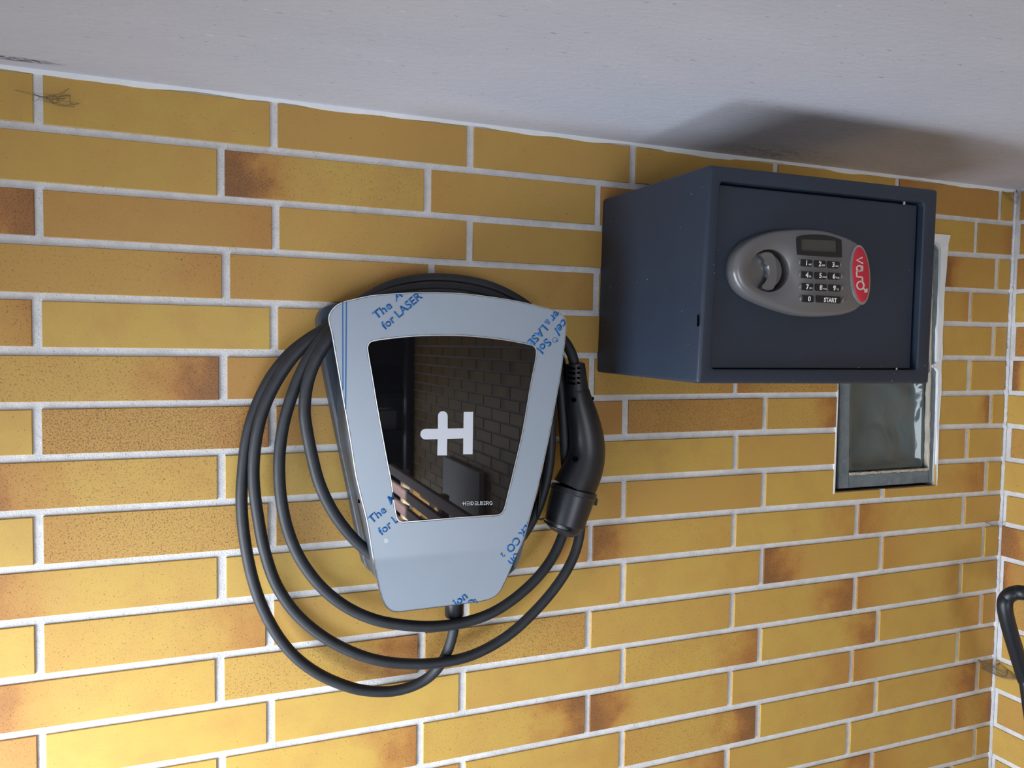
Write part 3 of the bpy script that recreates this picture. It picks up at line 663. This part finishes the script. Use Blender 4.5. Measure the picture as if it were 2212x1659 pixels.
# maker's badge
def ell(cx, cy, rx, ry, rot): return circ(cx, cy, rx, ry, 48, rot)
b1 = [Y(*p, D1 + .0016) for p in ell(1958, 698, 130, 398, -.065)]; b2 = [Y(*p, D1 + .0022) for p in ell(1966, 694, 108, 366, -.068)]
bm = bmesh.new(); stack(bm, [[p + Vector((0, .003, 0)) for p in inset(b1, -.0004)], b1, [p + Vector((0, -.0002, 0)) for p in inset(b1, .0008)]]); badge = mk('badge', bm, MCHROME, safe, 40); badge['label'] = 'red oval maker badge in a silver rim'
bm = bmesh.new(); stack(bm, [[p + Vector((0, .001, 0)) for p in b2], b2, [p - Vector((0, .0005, 0)) for p in inset(b2, .002)]]); mk('badge_plate', bm, MRED, badge, 40)
def arc(cx, cy, r, a0, a1, n=14, k=1.0): return [(cx + r * math.cos(math.radians(a0 + (a1 - a0) * i / n)), cy + k * r * math.sin(math.radians(a0 + (a1 - a0) * i / n))) for i in range(n + 1)]
def lb(x, y): return Y(*z5(x, y), D1 + .0029)
SL = [[(1985, 466), (1907, 504), (1992, 548)], [(1978, 575), (1985, 600), (1983, 642), (1950, 648), (1912, 650), (1907, 662), (1910, 722), (1940, 728), (1975, 726)],
      arc(1942, 612, 34, 0, 360, 20), [(1975, 726), (1983, 745), (1984, 775), (1972, 785)], arc(1957, 838, 46, 0, 360, 24, 1.15), [(1990, 872), (2012, 893), (2032, 915)], [(2042, 880), (2040, 925), (2008, 924)]]
strokes('lettering', SL, 21, lb, MBADGETXT, badge, .0002)
adopt(safe)

# ------------------------------------------------------------------ wall charger
DP = .112; ZCR = -.5395
def hfl(z):                                   # how far the lower flap is folded back towards the wall
    t = max(0.0, ZCR - z); k = .012
    return math.tan(math.radians(15)) * (t * t / (2 * k) if t < k else t - k / 2)
def lp(px, py, up=0.0):                       # a point on the face of the folded plate
    d = DP
    for _ in range(6): p = Y(px, py, d + up); d = DP - hfl(p.z)
    return Y(px, py, d + up)
PL = [(709.4, 688), (711.5, 678), (717, 669), (724, 661.5), (733, 655.5), (745, 650.8), (760, 647), (798, 638.5), (830, 635.5), (861.5, 633.2), (893, 631.8), (924.8, 631.3), (956, 631.6), (988, 632.7), (1020, 635.6), (1051.4, 639.4), (1083, 644), (1114.7, 649.4), (1162, 660), (1197, 669.7), (1208, 674), (1217, 681.5), (1222.3, 691), (1223.6, 703), (1221.6, 730), (1216, 777), (1209, 825), (1197, 888), (1186, 947), (1174, 1003), (1163, 1050), (1151, 1096), (1140, 1136), (1129, 1170), (1114.7, 1204), (1104, 1229), (1094, 1251), (1085, 1270), (1076, 1283), (1064, 1292), (1045, 1298.5), (1018, 1302.5), (988, 1306.8), (924.8, 1314.8), (880, 1320.2), (863, 1322.4), (850, 1322), (840, 1317), (832, 1309), (826, 1298), (821, 1282), (814, 1252), (807.7, 1221.5), (799.5, 1172), (791.9, 1126.6), (780, 1078), (768, 1028), (759.5, 973), (750.8, 919.7), (739.5, 856), (728.6, 793), (721.5, 752), (715.5, 717), (711, 700)]
WN = [(795.2, 757), (795.6, 748), (799, 741), (807.7, 737), (834, 733), (861.5, 729.8), (900, 726.5), (940.6, 725.2), (980, 725.4), (1019.7, 727.3), (1051, 730.3), (1083, 734.3), (1114, 739.3), (1143, 745.2), (1151, 747.8), (1156, 753), (1157.6, 762), (1155, 783), (1146.3, 825), (1137, 880), (1127.3, 935.6), (1113, 998), (1099, 1057), (1093, 1082), (1089, 1097), (1084, 1106.5), (1076.5, 1111), (1056, 1113), (988, 1117.5), (930, 1122.5), (878, 1126.6), (866, 1126.3), (859.5, 1121), (856, 1110), (851, 1080), (846, 1040), (837.8, 1000), (825, 930), (814, 869), (804, 808)]
charger = thing('car_charger', 'grey electric car charger with black glass window, hung on the brick wall under the ceiling', 'charger', (.447, 0, -.6))
PLw = [lp(*p) for p in catmull(PL, 2)]; WNw = [lp(*p) for p in catmull(WN, 2)]
def plate(bm, outer, holes, th, up):
    flat = [[Vector((p.x, 0, p.z)) for p in L] for L in [outer] + holes]
    prism(bm, flat, th)
    for k in range(7): bmesh.ops.bisect_plane(bm, geom=bm.verts[:] + bm.edges[:] + bm.faces[:], plane_co=(0, 0, ZCR - .002 * k), plane_no=(0, 0, 1))
    for v in bm.verts: v.co.y += -(DP + up - hfl(v.co.z))
bm = bmesh.new(); plate(bm, PLw, [WNw], .0030, 0); fp = mk('front_plate', bm, MSTEEL, charger)
PLi = inset(PLw, .0009); WNo = inset(WNw, -.0011)
bm = bmesh.new(); plate(bm, PLi, [WNo], .0004, .0004); film = mk('protective_film', bm, MFILM, fp)
film['label'] = 'grey-blue protective film with blue print, left on the plate'
# dirt caught along the film's edge
def rim(pts, a, b, nm):
    bm = bmesh.new(); A = inset(pts, a); B = [p.lerp(q, random.uniform(.35, .8)) for p, q in zip(inset(pts, b), A)]; n = len(A)
    for L in (A, B):
        for p in L: p.y = -(DP + .00055 - hfl(p.z))
    va = [bm.verts.new(p) for p in A]; vb = [bm.verts.new(p) for p in B]
    for i in range(n): bm.faces.new((va[i], va[(i + 1) % n], vb[(i + 1) % n], vb[i]))
    mk(nm, bm, plain('edge_grime', (.13, .135, .145), .8), fp)
rim(catmull([tuple(p) for p in PLw], 3) and [Vector(t) for t in catmull([tuple(p) for p in PLw], 3)], .0010, .0022, 'edge_grime'); rim([Vector(t) for t in catmull([tuple(p) for p in WNw], 3)], -.0011, -.0024, 'window_grime')
bm = bmesh.new(); prism(bm, [[p + Vector((0, .0012, 0)) for p in inset(WNw, .0006)]], .003); glass = mk('glass_window', bm, MGLASS, charger, 30)
# emblem: a letter H with a prong, and the maker's word
def lg(x, y): return Y(x, y, DP - .0011)
def z2(x, y): return (640 + x / 3.16, 540 + y / 3.16)
EM = [(962, 1402), (965, 1291)] + [(880, 1293)] + arc(884, 1257, 37, 100, 260, 10)[1:-1] + [(884, 1221), (967, 1221), (967, 1133)] + arc(1000, 1133, 33, 180, 360, 12) + [(1033, 1219), (1141, 1217), (1143, 1105), (1207, 1105), (1203, 1394), (1139, 1394), (1140, 1286), (1030, 1289), (1028, 1402)]
bm = bmesh.new(); prism(bm, [[lg(*z2(*p)) - Vector((0, .0003, 0)) for p in EM]], .0002); mk('emblem', bm, MLOGO, glass)
def word(lets, x, y, size, adv):
    return [(c, x + k * adv * size, y, size, 0, 1, .0, 0, ()) for k, c in enumerate(lets)]
hx, hy, hs = 998, 1091.5, 10.6
WL = []
def seg(*p): WL.append([(hx + a * hs, hy - b * hs + a * -0.02 * hs) for a, b in p])
seg((0, .38), (.35, .38)); seg((.3, .0), (.3, .75)); seg((.3, .38), (.75, .38)); seg((.75, 0), (.75, .75))
for k in (.05, .38, .72): seg((.98, k), (1.4, k))
seg((1.62, 0), (1.62, .75)); seg((1.88, 0), (1.88, .75)); seg((1.88, .72), (2.15, .68), (2.35, .38), (2.15, .06), (1.88, .04))
for k in (.05, .38, .72): seg((2.58, k), (3.0, k))
seg((3.22, .75), (3.22, .04), (3.6, .04)); seg((3.78, 0), (3.78, .75)); seg((3.78, .72), (4.1, .70), (4.12, .42), (3.78, .38)); seg((3.78, .38), (4.15, .36), (4.17, .06), (3.78, .04))
for k in (.05, .38, .72): seg((4.4, k), (4.8, k))
seg((5.0, 0), (5.0, .75)); seg((5.0, .72), (5.35, .70), (5.37, .36), (5.0, .34)); seg((5.18, .34), (5.42, 0))
seg((6.1, .62), (5.9, .74), (5.68, .6), (5.62, .36), (5.72, .12), (5.95, .02), (6.15, .15), (6.15, .36), (5.92, .36))
strokes('maker_name', WL, 1.15, lg, MLOGO, glass, .0003)
# blue print of the protective film, cut off where the film was cut
def lf(x, y): return lp(x, y, .0006)
T = []
ctop = ((1300, 672), (700, 600))
edge = lambda a, b: (a, b)
TOPC, WLC = ((980, 631.5), (760, 637.5)), ((861, 1140), (848, 1050))
T += [[('The', 813, 691, 25, 38, 1.14, .024, 0, ())], [('A', 855, 652, 26, 38, 1.1, .019, .35, (TOPC,))], [('for LASER', 832, 713, 25, 41, 1.02, .024, 0, (TOPC,))]]
T += [[('The', 803, 1132, 24, 40, 1.14, .02, 0, ())], [('M', 842, 1092, 25, 40, 1.1, .02, .3, (WLC,))], [('for L', 824, 1157, 24, 40, 1.08, .02, 0, (WLC,))]]
T += [[('er', 1201, 669.5, 24, -132, 1.1, .024, 0, (((1217, 680), (1162, 659)),))], [('&', 1182, 688, 18, -132, 1.0, .0, 0, ())], [('LASE', 1173, 700, 24, -132, 1.05, .024, 0, (((1083, 733), (1151, 746.5)),))]]
T += [[('cel', 1217, 687, 26, -129, 1.1, .019, .3, (((1221.6, 730), (1223, 703)),))], [('Sol', 1180, 730, 25, -131, 1.08, .024, 0, (((1158.8, 740), (1155.8, 783)),))]]
T += [[('R', 1201.5, 733.5, 7.5, -130, .95, .02, 0, ())]]
T += [[('SER CO', 1143, 1124, 23, -130, 1.05, .024, 0, (((1129, 1169), (1150, 1096)),))], [('2', 1084, 1193, 15, -130, .95, .012, 0, ())], [('on', 1113, 1193, 24, -130, 1.1, .024, 0, (((1103, 1229), (1113.5, 1204)),))]]
T += [[('ion', 985, 1311, 24, 38, 1.1, .024, 0, (((924.8, 1314), (1045, 1297.8)),))], [('O', 1014, 1316, 23, 38, 1.05, .024, 0, (((924.8, 1314), (1045, 1297.8)),))], [('2', 1027, 1305, 15, 38, 1.0, .01, 0, ())]]
for t_ in T: lettering('film_print', t_, lf, MBLUE, fp, .0001)
bm = bmesh.new()
for (xa, ya, xb, yb, w) in ((740.3, 652.5, 740.8, 842, 2.6), (748.3, 651, 746.5, 884, 2.8)):
    n = 14; ax = [(xa + (xb - xa) * i / n, ya + (yb - ya) * i / n) for i in range(n + 1)]
    l_ = [bm.verts.new(lf(x - w / 2, y)) for x, y in ax]; r_ = [bm.verts.new(lf(x + w / 2, y)) for x, y in ax]
    for i in range(n): bm.faces.new((l_[i], l_[i + 1], r_[i + 1], r_[i]))
mk('film_lines', bm, MBLUE, fp)
bm = bmesh.new(); prism(bm, [[p - Vector((0, .00015, 0)) for p in [Y(*q, DP + .0004) for q in [(834 + 5 * math.cos(t * .4), 1168 + 5.5 * math.sin(t * .4)) for t in range(16)]]]], .0001); mk('film_bubble', bm, plain('film_bubble', (.47, .50, .54), .3), fp)
ring_r = [Y(*q, DP + .0005) for q in [(1198.8 + 5.6 * math.cos(t * .3307), 734.5 + 5.6 * math.sin(t * .3307)) for t in range(19)]]
strokes('registered_ring', [[(1198.8 + 5.4 * math.cos(t * .314), 734.6 + 5.4 * math.sin(t * .314)) for t in range(20)]], 1.0, lf, MBLUE, fp, .0001, closed=(0,))
# housing: rear flange against the wall, deeper box in front of it
XM = .4475
def sym(L): return [Vector((XM + x, 0, z)) for x, z in L] + [Vector((XM - x, 0, z)) for x, z in L[::-1]]
FL = [(.0, -.2345), (.07, -.2365), (.115, -.243), (.135, -.249), (.1425, -.2545), (.1465, -.2645), (.1455, -.278), (.139, -.324), (.1225, -.407), (.1015, -.508), (.090, -.566), (.085, -.577), (.074, -.5825), (.03, -.583)]
HL = [(.0, -.252), (.06, -.254), (.100, -.262), (.112, -.272), (.117, -.29), (.121, -.318), (.1245, -.345), (.1215, -.405), (.1005, -.507), (.089, -.565), (.083, -.576), (.072, -.581), (.03, -.582)]
def tuck(bm):
    for v in bm.verts: v.co.y = max(v.co.y, -(DP - .0035 - hfl(v.co.z - .006)))
def smooth_sym(L): return [Vector(t) for t in catmull([tuple(p) for p in sym(L[1:])], 3)]
bm = bmesh.new(); a = smooth_sym(FL); stack(bm, [[p + Vector((0, -.0006, 0)) for p in a], [p + Vector((0, -.028, 0)) for p in a], [p + Vector((0, -.031, 0)) for p in inset(a, .003)]]); mk('rear_flange', bm, MHOUS, charger, 40)
bm = bmesh.new(); a = smooth_sym(HL); stack(bm, [[p + Vector((0, -.028, 0)) for p in a], [p + Vector((0, -.1000, 0)) for p in a], [p + Vector((0, -.1035, 0)) for p in inset(a, .003)]]); tuck(bm); mk('housing', bm, MHOUS, charger, 40)
bm = bmesh.new(); a = inset(smooth_sym(HL), -.0012); stack(bm, [[p + Vector((0, -.0985, 0)) for p in a], [p + Vector((0, -.1088, 0)) for p in a]]); tuck(bm); mk('plate_carrier', bm, plain('grey_carrier', (.10, .115, .135), .4), charger, 40)
c = Y(766, 1083, .09); c.x = XM - .1075
bm = bmesh.new(); tube(bm, [c + Vector((.004, 0, 0)), c + Vector((-.0012, 0, 0))], .0022, 10); mk('side_screw', bm, MBLACK, charger)
# cable gland under the housing
DG = .052; g0 = Y(981, 1334, DG); gx = g0.x
bm = bmesh.new(); zz = [-.578, -.606, -.607, g0.z + .004, g0.z + .0015, g0.z]; rr = [.0105, .0105, .0122, .0122, .0112, .0085]
tube(bm, [Vector((gx, -DG, z)) for z in zz], rr, 20); mk('cable_gland', bm, MPLUG, charger, 40)
adopt(charger)

# ------------------------------------------------------------------ charging cable and plug
cable = thing('charging_cable', 'thick black charging cable coiled four times round the grey charger, plug at its end', 'cable', (.447, 0, -.85))
CP = [(982, 1325, .052), (982, 1345, .050), (978, 1370, .045), (970, 1398, .038), (956, 1428, .030), (934, 1456, .024), (905, 1476, .020), (865, 1490, .018), (820, 1494, .018), (765, 1487, .018), (700, 1462, .019), (645, 1425, .020), (602, 1376, .022), (567, 1312, .024), (543, 1240, .026), (528, 1160, .028), (522, 1090, .030), (524, 1030, .032), (533, 950, .034), (553, 880, .036), (585, 815, .039), (625, 765, .042), (665, 733, .044), (705, 708, .045), (745, 675, .045), (790, 645, .044), (840, 619, .043), (895, 605, .042), (945, 602, .042), (1000, 606, .042), (1055, 618, .042), (1105, 640, .043), (1150, 672, .044), (1190, 725, .046), (1213, 790, .048), (1226, 860, .048), (1232, 940, .046), (1240, 1010, .044), (1252, 1080, .040), (1254, 1140, .038), (1240, 1200, .038),
      (1205, 1262, .040), (1150, 1326, .042), (1090, 1378, .044), (1018, 1416, .045), (945, 1432, .045), (880, 1434, .044), (815, 1426, .042), (755, 1406, .040), (695, 1373, .038), (640, 1326, .037), (598, 1265, .037), (573, 1195, .038), (558, 1120, .040), (549, 1050, .042), (549, 990, .045), (557, 930, .048), (573, 875, .051), (600, 820, .054), (635, 770, .057), (672, 735, .059), (708, 710, .060), (750, 682, .060), (800, 652, .059), (860, 630, .058), (930, 620, .058), (1000, 624, .058), (1065, 640, .058), (1115, 668, .059), (1160, 710, .060), (1192, 760, .060), (1208, 820, .058), (1216, 900, .054), (1221, 980, .050), (1226, 1060, .048), (1222, 1130, .050), (1200, 1192, .054),
      (1165, 1243, .060), (1115, 1290, .064), (1060, 1325, .066), (1000, 1345, .067), (940, 1353, .067), (880, 1351, .066), (815, 1340, .064), (755, 1315, .062), (700, 1274, .061), (655, 1218, .060), (627, 1160, .060), (611, 1100, .061), (604, 1040, .062), (604, 980, .064), (612, 920, .066), (627, 865, .069), (648, 810, .072), (672, 765, .074), (706, 722, .075), (745, 692, .075), (800, 665, .074), (865, 645, .072), (940, 636, .072), (1010, 642, .072), (1070, 660, .072), (1120, 690, .073), (1160, 740, .073), (1182, 800, .072), (1190, 870, .070), (1190, 940, .066), (1185, 1010, .064), (1170, 1075, .064), (1145, 1132, .066),
      (1105, 1185, .068), (1050, 1222, .068), (985, 1243, .068), (920, 1246, .068), (862, 1232, .068), (812, 1204, .070), (765, 1165, .073), (722, 1110, .076), (692, 1050, .079), (675, 990, .081), (663, 930, .083), (658, 885, .085), (663, 835, .087), (677, 790, .088), (698, 752, .089), (725, 720, .089), (765, 692, .088), (820, 668, .087), (885, 655, .086), (950, 652, .086), (1015, 657, .086), (1075, 672, .086), (1130, 692, .086), (1180, 710, .084), (1215, 733, .078), (1235, 765, .072), (1243, 800, .068)]
# loops pass clear of the housing sides
cp3 = []
for (x, y, d) in CP: cp3.append(tuple(Y(x, y, d)))
cc = [Vector(p) for p in catmull(cp3, 5, closed=False)]
bm = bmesh.new(); tube(bm, cc, .0069, 14); mk('cable', bm, MRUB, cable, True)
DQ = .068
def sect(L, d): return [Y(x, y, d) for x, y, w in L], [pxr(x, y, d, w) for x, y, w in L]
# strain relief with slots
SR = [(1242, 783, 14), (1242.3, 786, 21), (1243, 800, 22.5), (1244, 815, 23.5), (1245, 828, 24.5), (1246, 842, 26)]
P_, R_ = sect(SR, DQ); bm = bmesh.new(); tube(bm, P_, R_, 24); relief = mk('strain_relief', bm, MPLUG, cable, 40)
for r_, yy in enumerate((796, 806, 817, 828)):
    for sx in (-9, 12):
        x0 = 1243 + sx; a = [(x0 - 8, yy - 1), (x0 + 8, yy + 1)]
        wv = 23 + r_ * .6; bm = bmesh.new(); pts = []
        for i in range(7):
            xx = x0 - 8 + 16 * i / 6; r = pxr(1243, yy, DQ, wv); off = pxr(1243, yy, DQ, abs(xx - 1243)); dd = DQ + math.sqrt(max(r * r - off * off, 1e-8))
            pts.append(Y(xx, yy + (xx - x0) * .12, dd - .0006))
        tube(bm, pts, .0015, 8); mk('relief_slot', bm, MBLACK, relief)
GP = [(1246, 838, 24), (1247, 845, 26.5), (1250, 862, 29), (1254, 880, 31.5), (1260, 905, 34.5), (1265, 932, 37), (1268, 958, 39), (1267, 982, 41), (1262, 1005, 43.5), (1254, 1026, 45.5), (1246, 1043, 47), (1240, 1056, 48)]
cg = catmull(GP, 4, closed=False); P_, R_ = sect(cg, DQ); bm = bmesh.new(); tube(bm, P_, R_, 32, squash=.92); grip = mk('plug_grip', bm, MPLUG, cable, 50)
HD = [(1241.5, 1053, 44), (1240.8, 1056, 50.5), (1238, 1066, 51), (1237.5, 1068, 48.5), (1231, 1090, 47.5), (1224, 1114, 45.5), (1219.5, 1131, 44), (1219, 1133, 40), (1216, 1144, 36), (1213.5, 1152, 25), (1212, 1155, 10)]
P_, R_ = sect(HD, DQ); bm = bmesh.new(); tube(bm, P_, R_, 32); head = mk('plug_head', bm, MPLUG, cable, 35)
def dimple(px, py, cx_, hw, r, par, nm='screw_hole'):
    rr_ = pxr(px, py, DQ, hw); off = pxr(px, py, DQ, abs(px - cx_)); dd = DQ + .92 * math.sqrt(max(rr_ * rr_ - off * off, 0))
    c = Y(px, py, dd - .0005); nv = (c - Y(cx_, py, DQ)).normalized()
    bm = bmesh.new(); tube(bm, [c - nv * .002, c + nv * .0009], r, 14); mk(nm, bm, MBLACK, par)
dimple(1239, 864, 1250, 29, .0030, grip); dimple(1242, 992, 1266, 42, .0035, grip); dimple(1281, 861, 1250, 33, .0022, grip); dimple(1297, 1012, 1260, 45, .0025, grip)
# latch window, collar tab and edge lip on the plug head
bm = bmesh.new()
q = [Y(x, y, DQ + .0262) for x, y in ((1237, 1113), (1246, 1115), (1244, 1129), (1235, 1127))]; prism(bm, [q], .004); mk('latch_slot', bm, MBLACK, head)
bm = bmesh.new(); prism(bm, [[Y(x, y, DQ + .004) for x, y in ((1280, 1070), (1292, 1078), (1289, 1093), (1276, 1088))]], .008); mk('collar_tab', bm, MPLUG, head)
lipc = [(1176, 1125), (1190, 1136), (1206, 1143), (1226, 1148), (1246, 1149), (1259, 1146)]
bm = bmesh.new(); tube(bm, [Y(x, y, DQ + .003 + .024 * math.sin(math.pi * i / 5)) for i, (x, y) in enumerate(lipc)], .0013, 8); mk('cap_lip', bm, MPLUG, head, True)
# thin strap that tethers the cap
bm = bmesh.new(); st = catmull([tuple(Y(x, y, d)) for x, y, d in ((1170, 990, .050), (1169, 1020, .06), (1167, 1055, .068), (1164, 1090, .072), (1162, 1108, .074), (1163, 1119, .076), (1168, 1122, .078), (1176, 1120, .080))], 5, closed=False)
tube(bm, [Vector(p) for p in st], .0013, 8); mk('cap_strap', bm, MPLUG, cable, True)
adopt(cable)

# ------------------------------------------------------------------ black tubular handle at the side wall
hd = thing('push_handle', 'black foam-covered tube handle standing in front of the corner wall', 'handle', (1.42, -.35, -2.29))
hp = [(2330, 1322, .17), (2280, 1302, .16), (2245, 1289, .15), (2212, 1281, .14), (2197, 1280, .13), (2184, 1284, .125), (2174.5, 1292.5, .12), (2170.5, 1306, .12), (2173, 1328, .12), (2181, 1360, .12), (2193.5, 1402, .12), (2213, 1466, .12), (2222, 1500, .125)]
pp = [Y(x, y, d) for x, y, d in hp]; low = [Vector((pp[-1].x + .035, -.135, -1.1)), Vector((pp[-1].x + .04, -.14, -1.5)), Vector((pp[-1].x + .04, -.15, -2.28))]
pts = [tuple(p) for p in [Vector((pp[0].x + .005, -.58, -2.28)), Vector((pp[0].x + .005, -.57, -1.6)), Vector((pp[0].x + .005, -.50, -.85)), Vector((pp[0].x + .003, -.36, -.72))] + pp + low]
cc = [Vector(p) for p in catmull(pts, 6, closed=False)]
bm = bmesh.new(); tube(bm, cc, pxr(2180, 1350, .12, 15.5), 16); mk('bent_tube', bm, MTUBE, hd, True)
for p in (cc[0], cc[-1]):
    bm = bmesh.new(); tube(bm, [Vector((p.x, p.y, -2.2995)), Vector((p.x, p.y, -2.26))], .016, 14); mk('end_cap', bm, MPLUG, hd, 40)
adopt(hd)

# ------------------------------------------------------------------ what the black glass mirrors, behind the camera
bench = thing('slatted_bench', 'long slatted bench with dull pink boards, mirrored in the black glass', 'bench', (1.2, -2.8, -2.3))
for i, z in enumerate((-1.02, -1.11, -1.20, -1.29)):
    cbox('slat', MWOOD, bench, 1.185, 1.21, -3.72, -1.75, z - .026, z + .026, bev=.004)
for y in (-3.5, -2.75, -1.95): cbox('upright', MCREAM, bench, 1.212, 1.25, y - .03, y + .03, -2.299, -1.0, bev=.003)
for i in range(4): cbox('seat_slat', MWOOD, bench, .80 + i * .095, .875 + i * .095, -3.72, -1.75, -1.86, -1.835, bev=.004)
for y in (-3.5, -2.75, -1.95):
    cbox('leg', MCREAM, bench, .82, .87, y - .03, y + .03, -2.299, -1.861, bev=.003); cbox('seat_bearer', MCREAM, bench, .871, 1.211, y - .02, y + .02, -1.92, -1.861, bev=.003)
adopt(bench)
o = cbox('leaning_board', MBOARD, None, 1.505, 1.535, -3.68, -3.03, -2.299, -.955, bev=.003)
o['label'] = 'pale grey board leaning on the brick side wall, mirrored in the black glass'; o['category'] = 'board'
shelf = thing('storage_shelf', 'dark metal storage shelf in the far corner, mirrored in the black glass', 'shelf', (1.3, -5.0, -2.3))
for z in (-.44, -.68, -.95, -1.25, -1.7): cbox('shelf_board', MSHELF, shelf, 1.05, 1.66, -5.25, -4.75, z, z + .03, bev=.003)
for x, y in ((1.05, -4.75), (1.66, -4.75), (1.05, -5.25), (1.66, -5.25)): cbox('post', MSHELF, shelf, x - .02, x + .02, y - .02, y + .02, -2.299, -.2, bev=.003)
adopt(shelf)
cr = [(1.16, -.919, .2, .17, MCARTON, 'brown carton on the middle board of the dark shelf', 'carton', 'box'), (1.42, -.919, .16, .14, MBOARD, 'pale box beside the carton on the dark shelf', 'pale_box', 'box'),
      (1.30, -1.219, .14, .16, MDULL, 'grey canister on the fourth board of the dark shelf', 'canister', 'canister'), (1.2, -.649, .26, .10, MDULL, 'low grey crate on the second board of the dark shelf', 'crate', 'crate')]
for x, z, w, h, m, lb_, nm, ct in cr:
    o = cbox(nm, m, None, x - w / 2, x + w / 2, -5.1, -4.85, z, z + h, bev=.006); o['label'] = lb_; o['category'] = ct
o = cbox('timber_post', MSHELF, None, 1.49, 1.539, -4.60, -4.52, -2.299, -.005, bev=.004); o['label'] = 'dark upright timber at the far end of the brick side wall'; o['category'] = 'post'

# ------------------------------------------------------------------ cobwebs in the corner
def web(label, pts, n, rad=.00014):
    bm = bmesh.new()
    for _ in range(n):
        a, b = random.sample(pts, 2); a = Vector(a); b = Vector(b); mid = (a + b) / 2 + Vector((random.uniform(-.004, .0), random.uniform(-.006, 0), random.uniform(-.008, 0)))
        L = [Vector(p) for p in catmull([tuple(a), tuple(mid), tuple(b)], 4, closed=False)]
        tube(bm, L, rad, 4)
    o = mk('cobweb', bm, MWEB, None, kind='stuff'); o['label'] = label; o['category'] = 'cobweb'
def side(px, py, e=.001):
    r = ray(px, py); return C0 + r * ((XCOR - e - CX) / r.x)
web('dusty cobweb across the corner beside the black tube handle', [tuple(Y(x, y, .001)) for x, y in ((2112, 1424), (2120, 1444), (2135, 1432), (2140, 1452))] + [tuple(side(x, y)) for x, y in ((2160, 1432), (2178, 1447), (2195, 1460), (2205, 1466), (2170, 1462))], 90)
web('small dark cobweb in the corner right under the ceiling', [tuple(Y(x, y, .001)) for x, y in ((2165, 412), (2180, 418), (2186, 430))] + [tuple(side(x, y)) for x, y in ((2196, 412), (2200, 425), (2205, 408), (2196, 440))], 22)
web('small cobweb in the corner below the glass block window', [tuple(Y(x, y, .001)) for x, y in ((2128, 1128), (2140, 1134), (2155, 1126), (2158, 1136))] + [tuple(side(x, y)) for x, y in ((2172, 1126), (2172, 1134))], 14)
web('thin cobweb on the topmost brick course, across the joint nearest the scraped ceiling corner', [tuple(Y(x, y, .0012)) for x, y in ((30, 194), (72, 203), (82, 214), (100, 210), (118, 205), (152, 205), (150, 190), (172, 224), (162, 230), (140, 212), (125, 222))], 26, .00014)
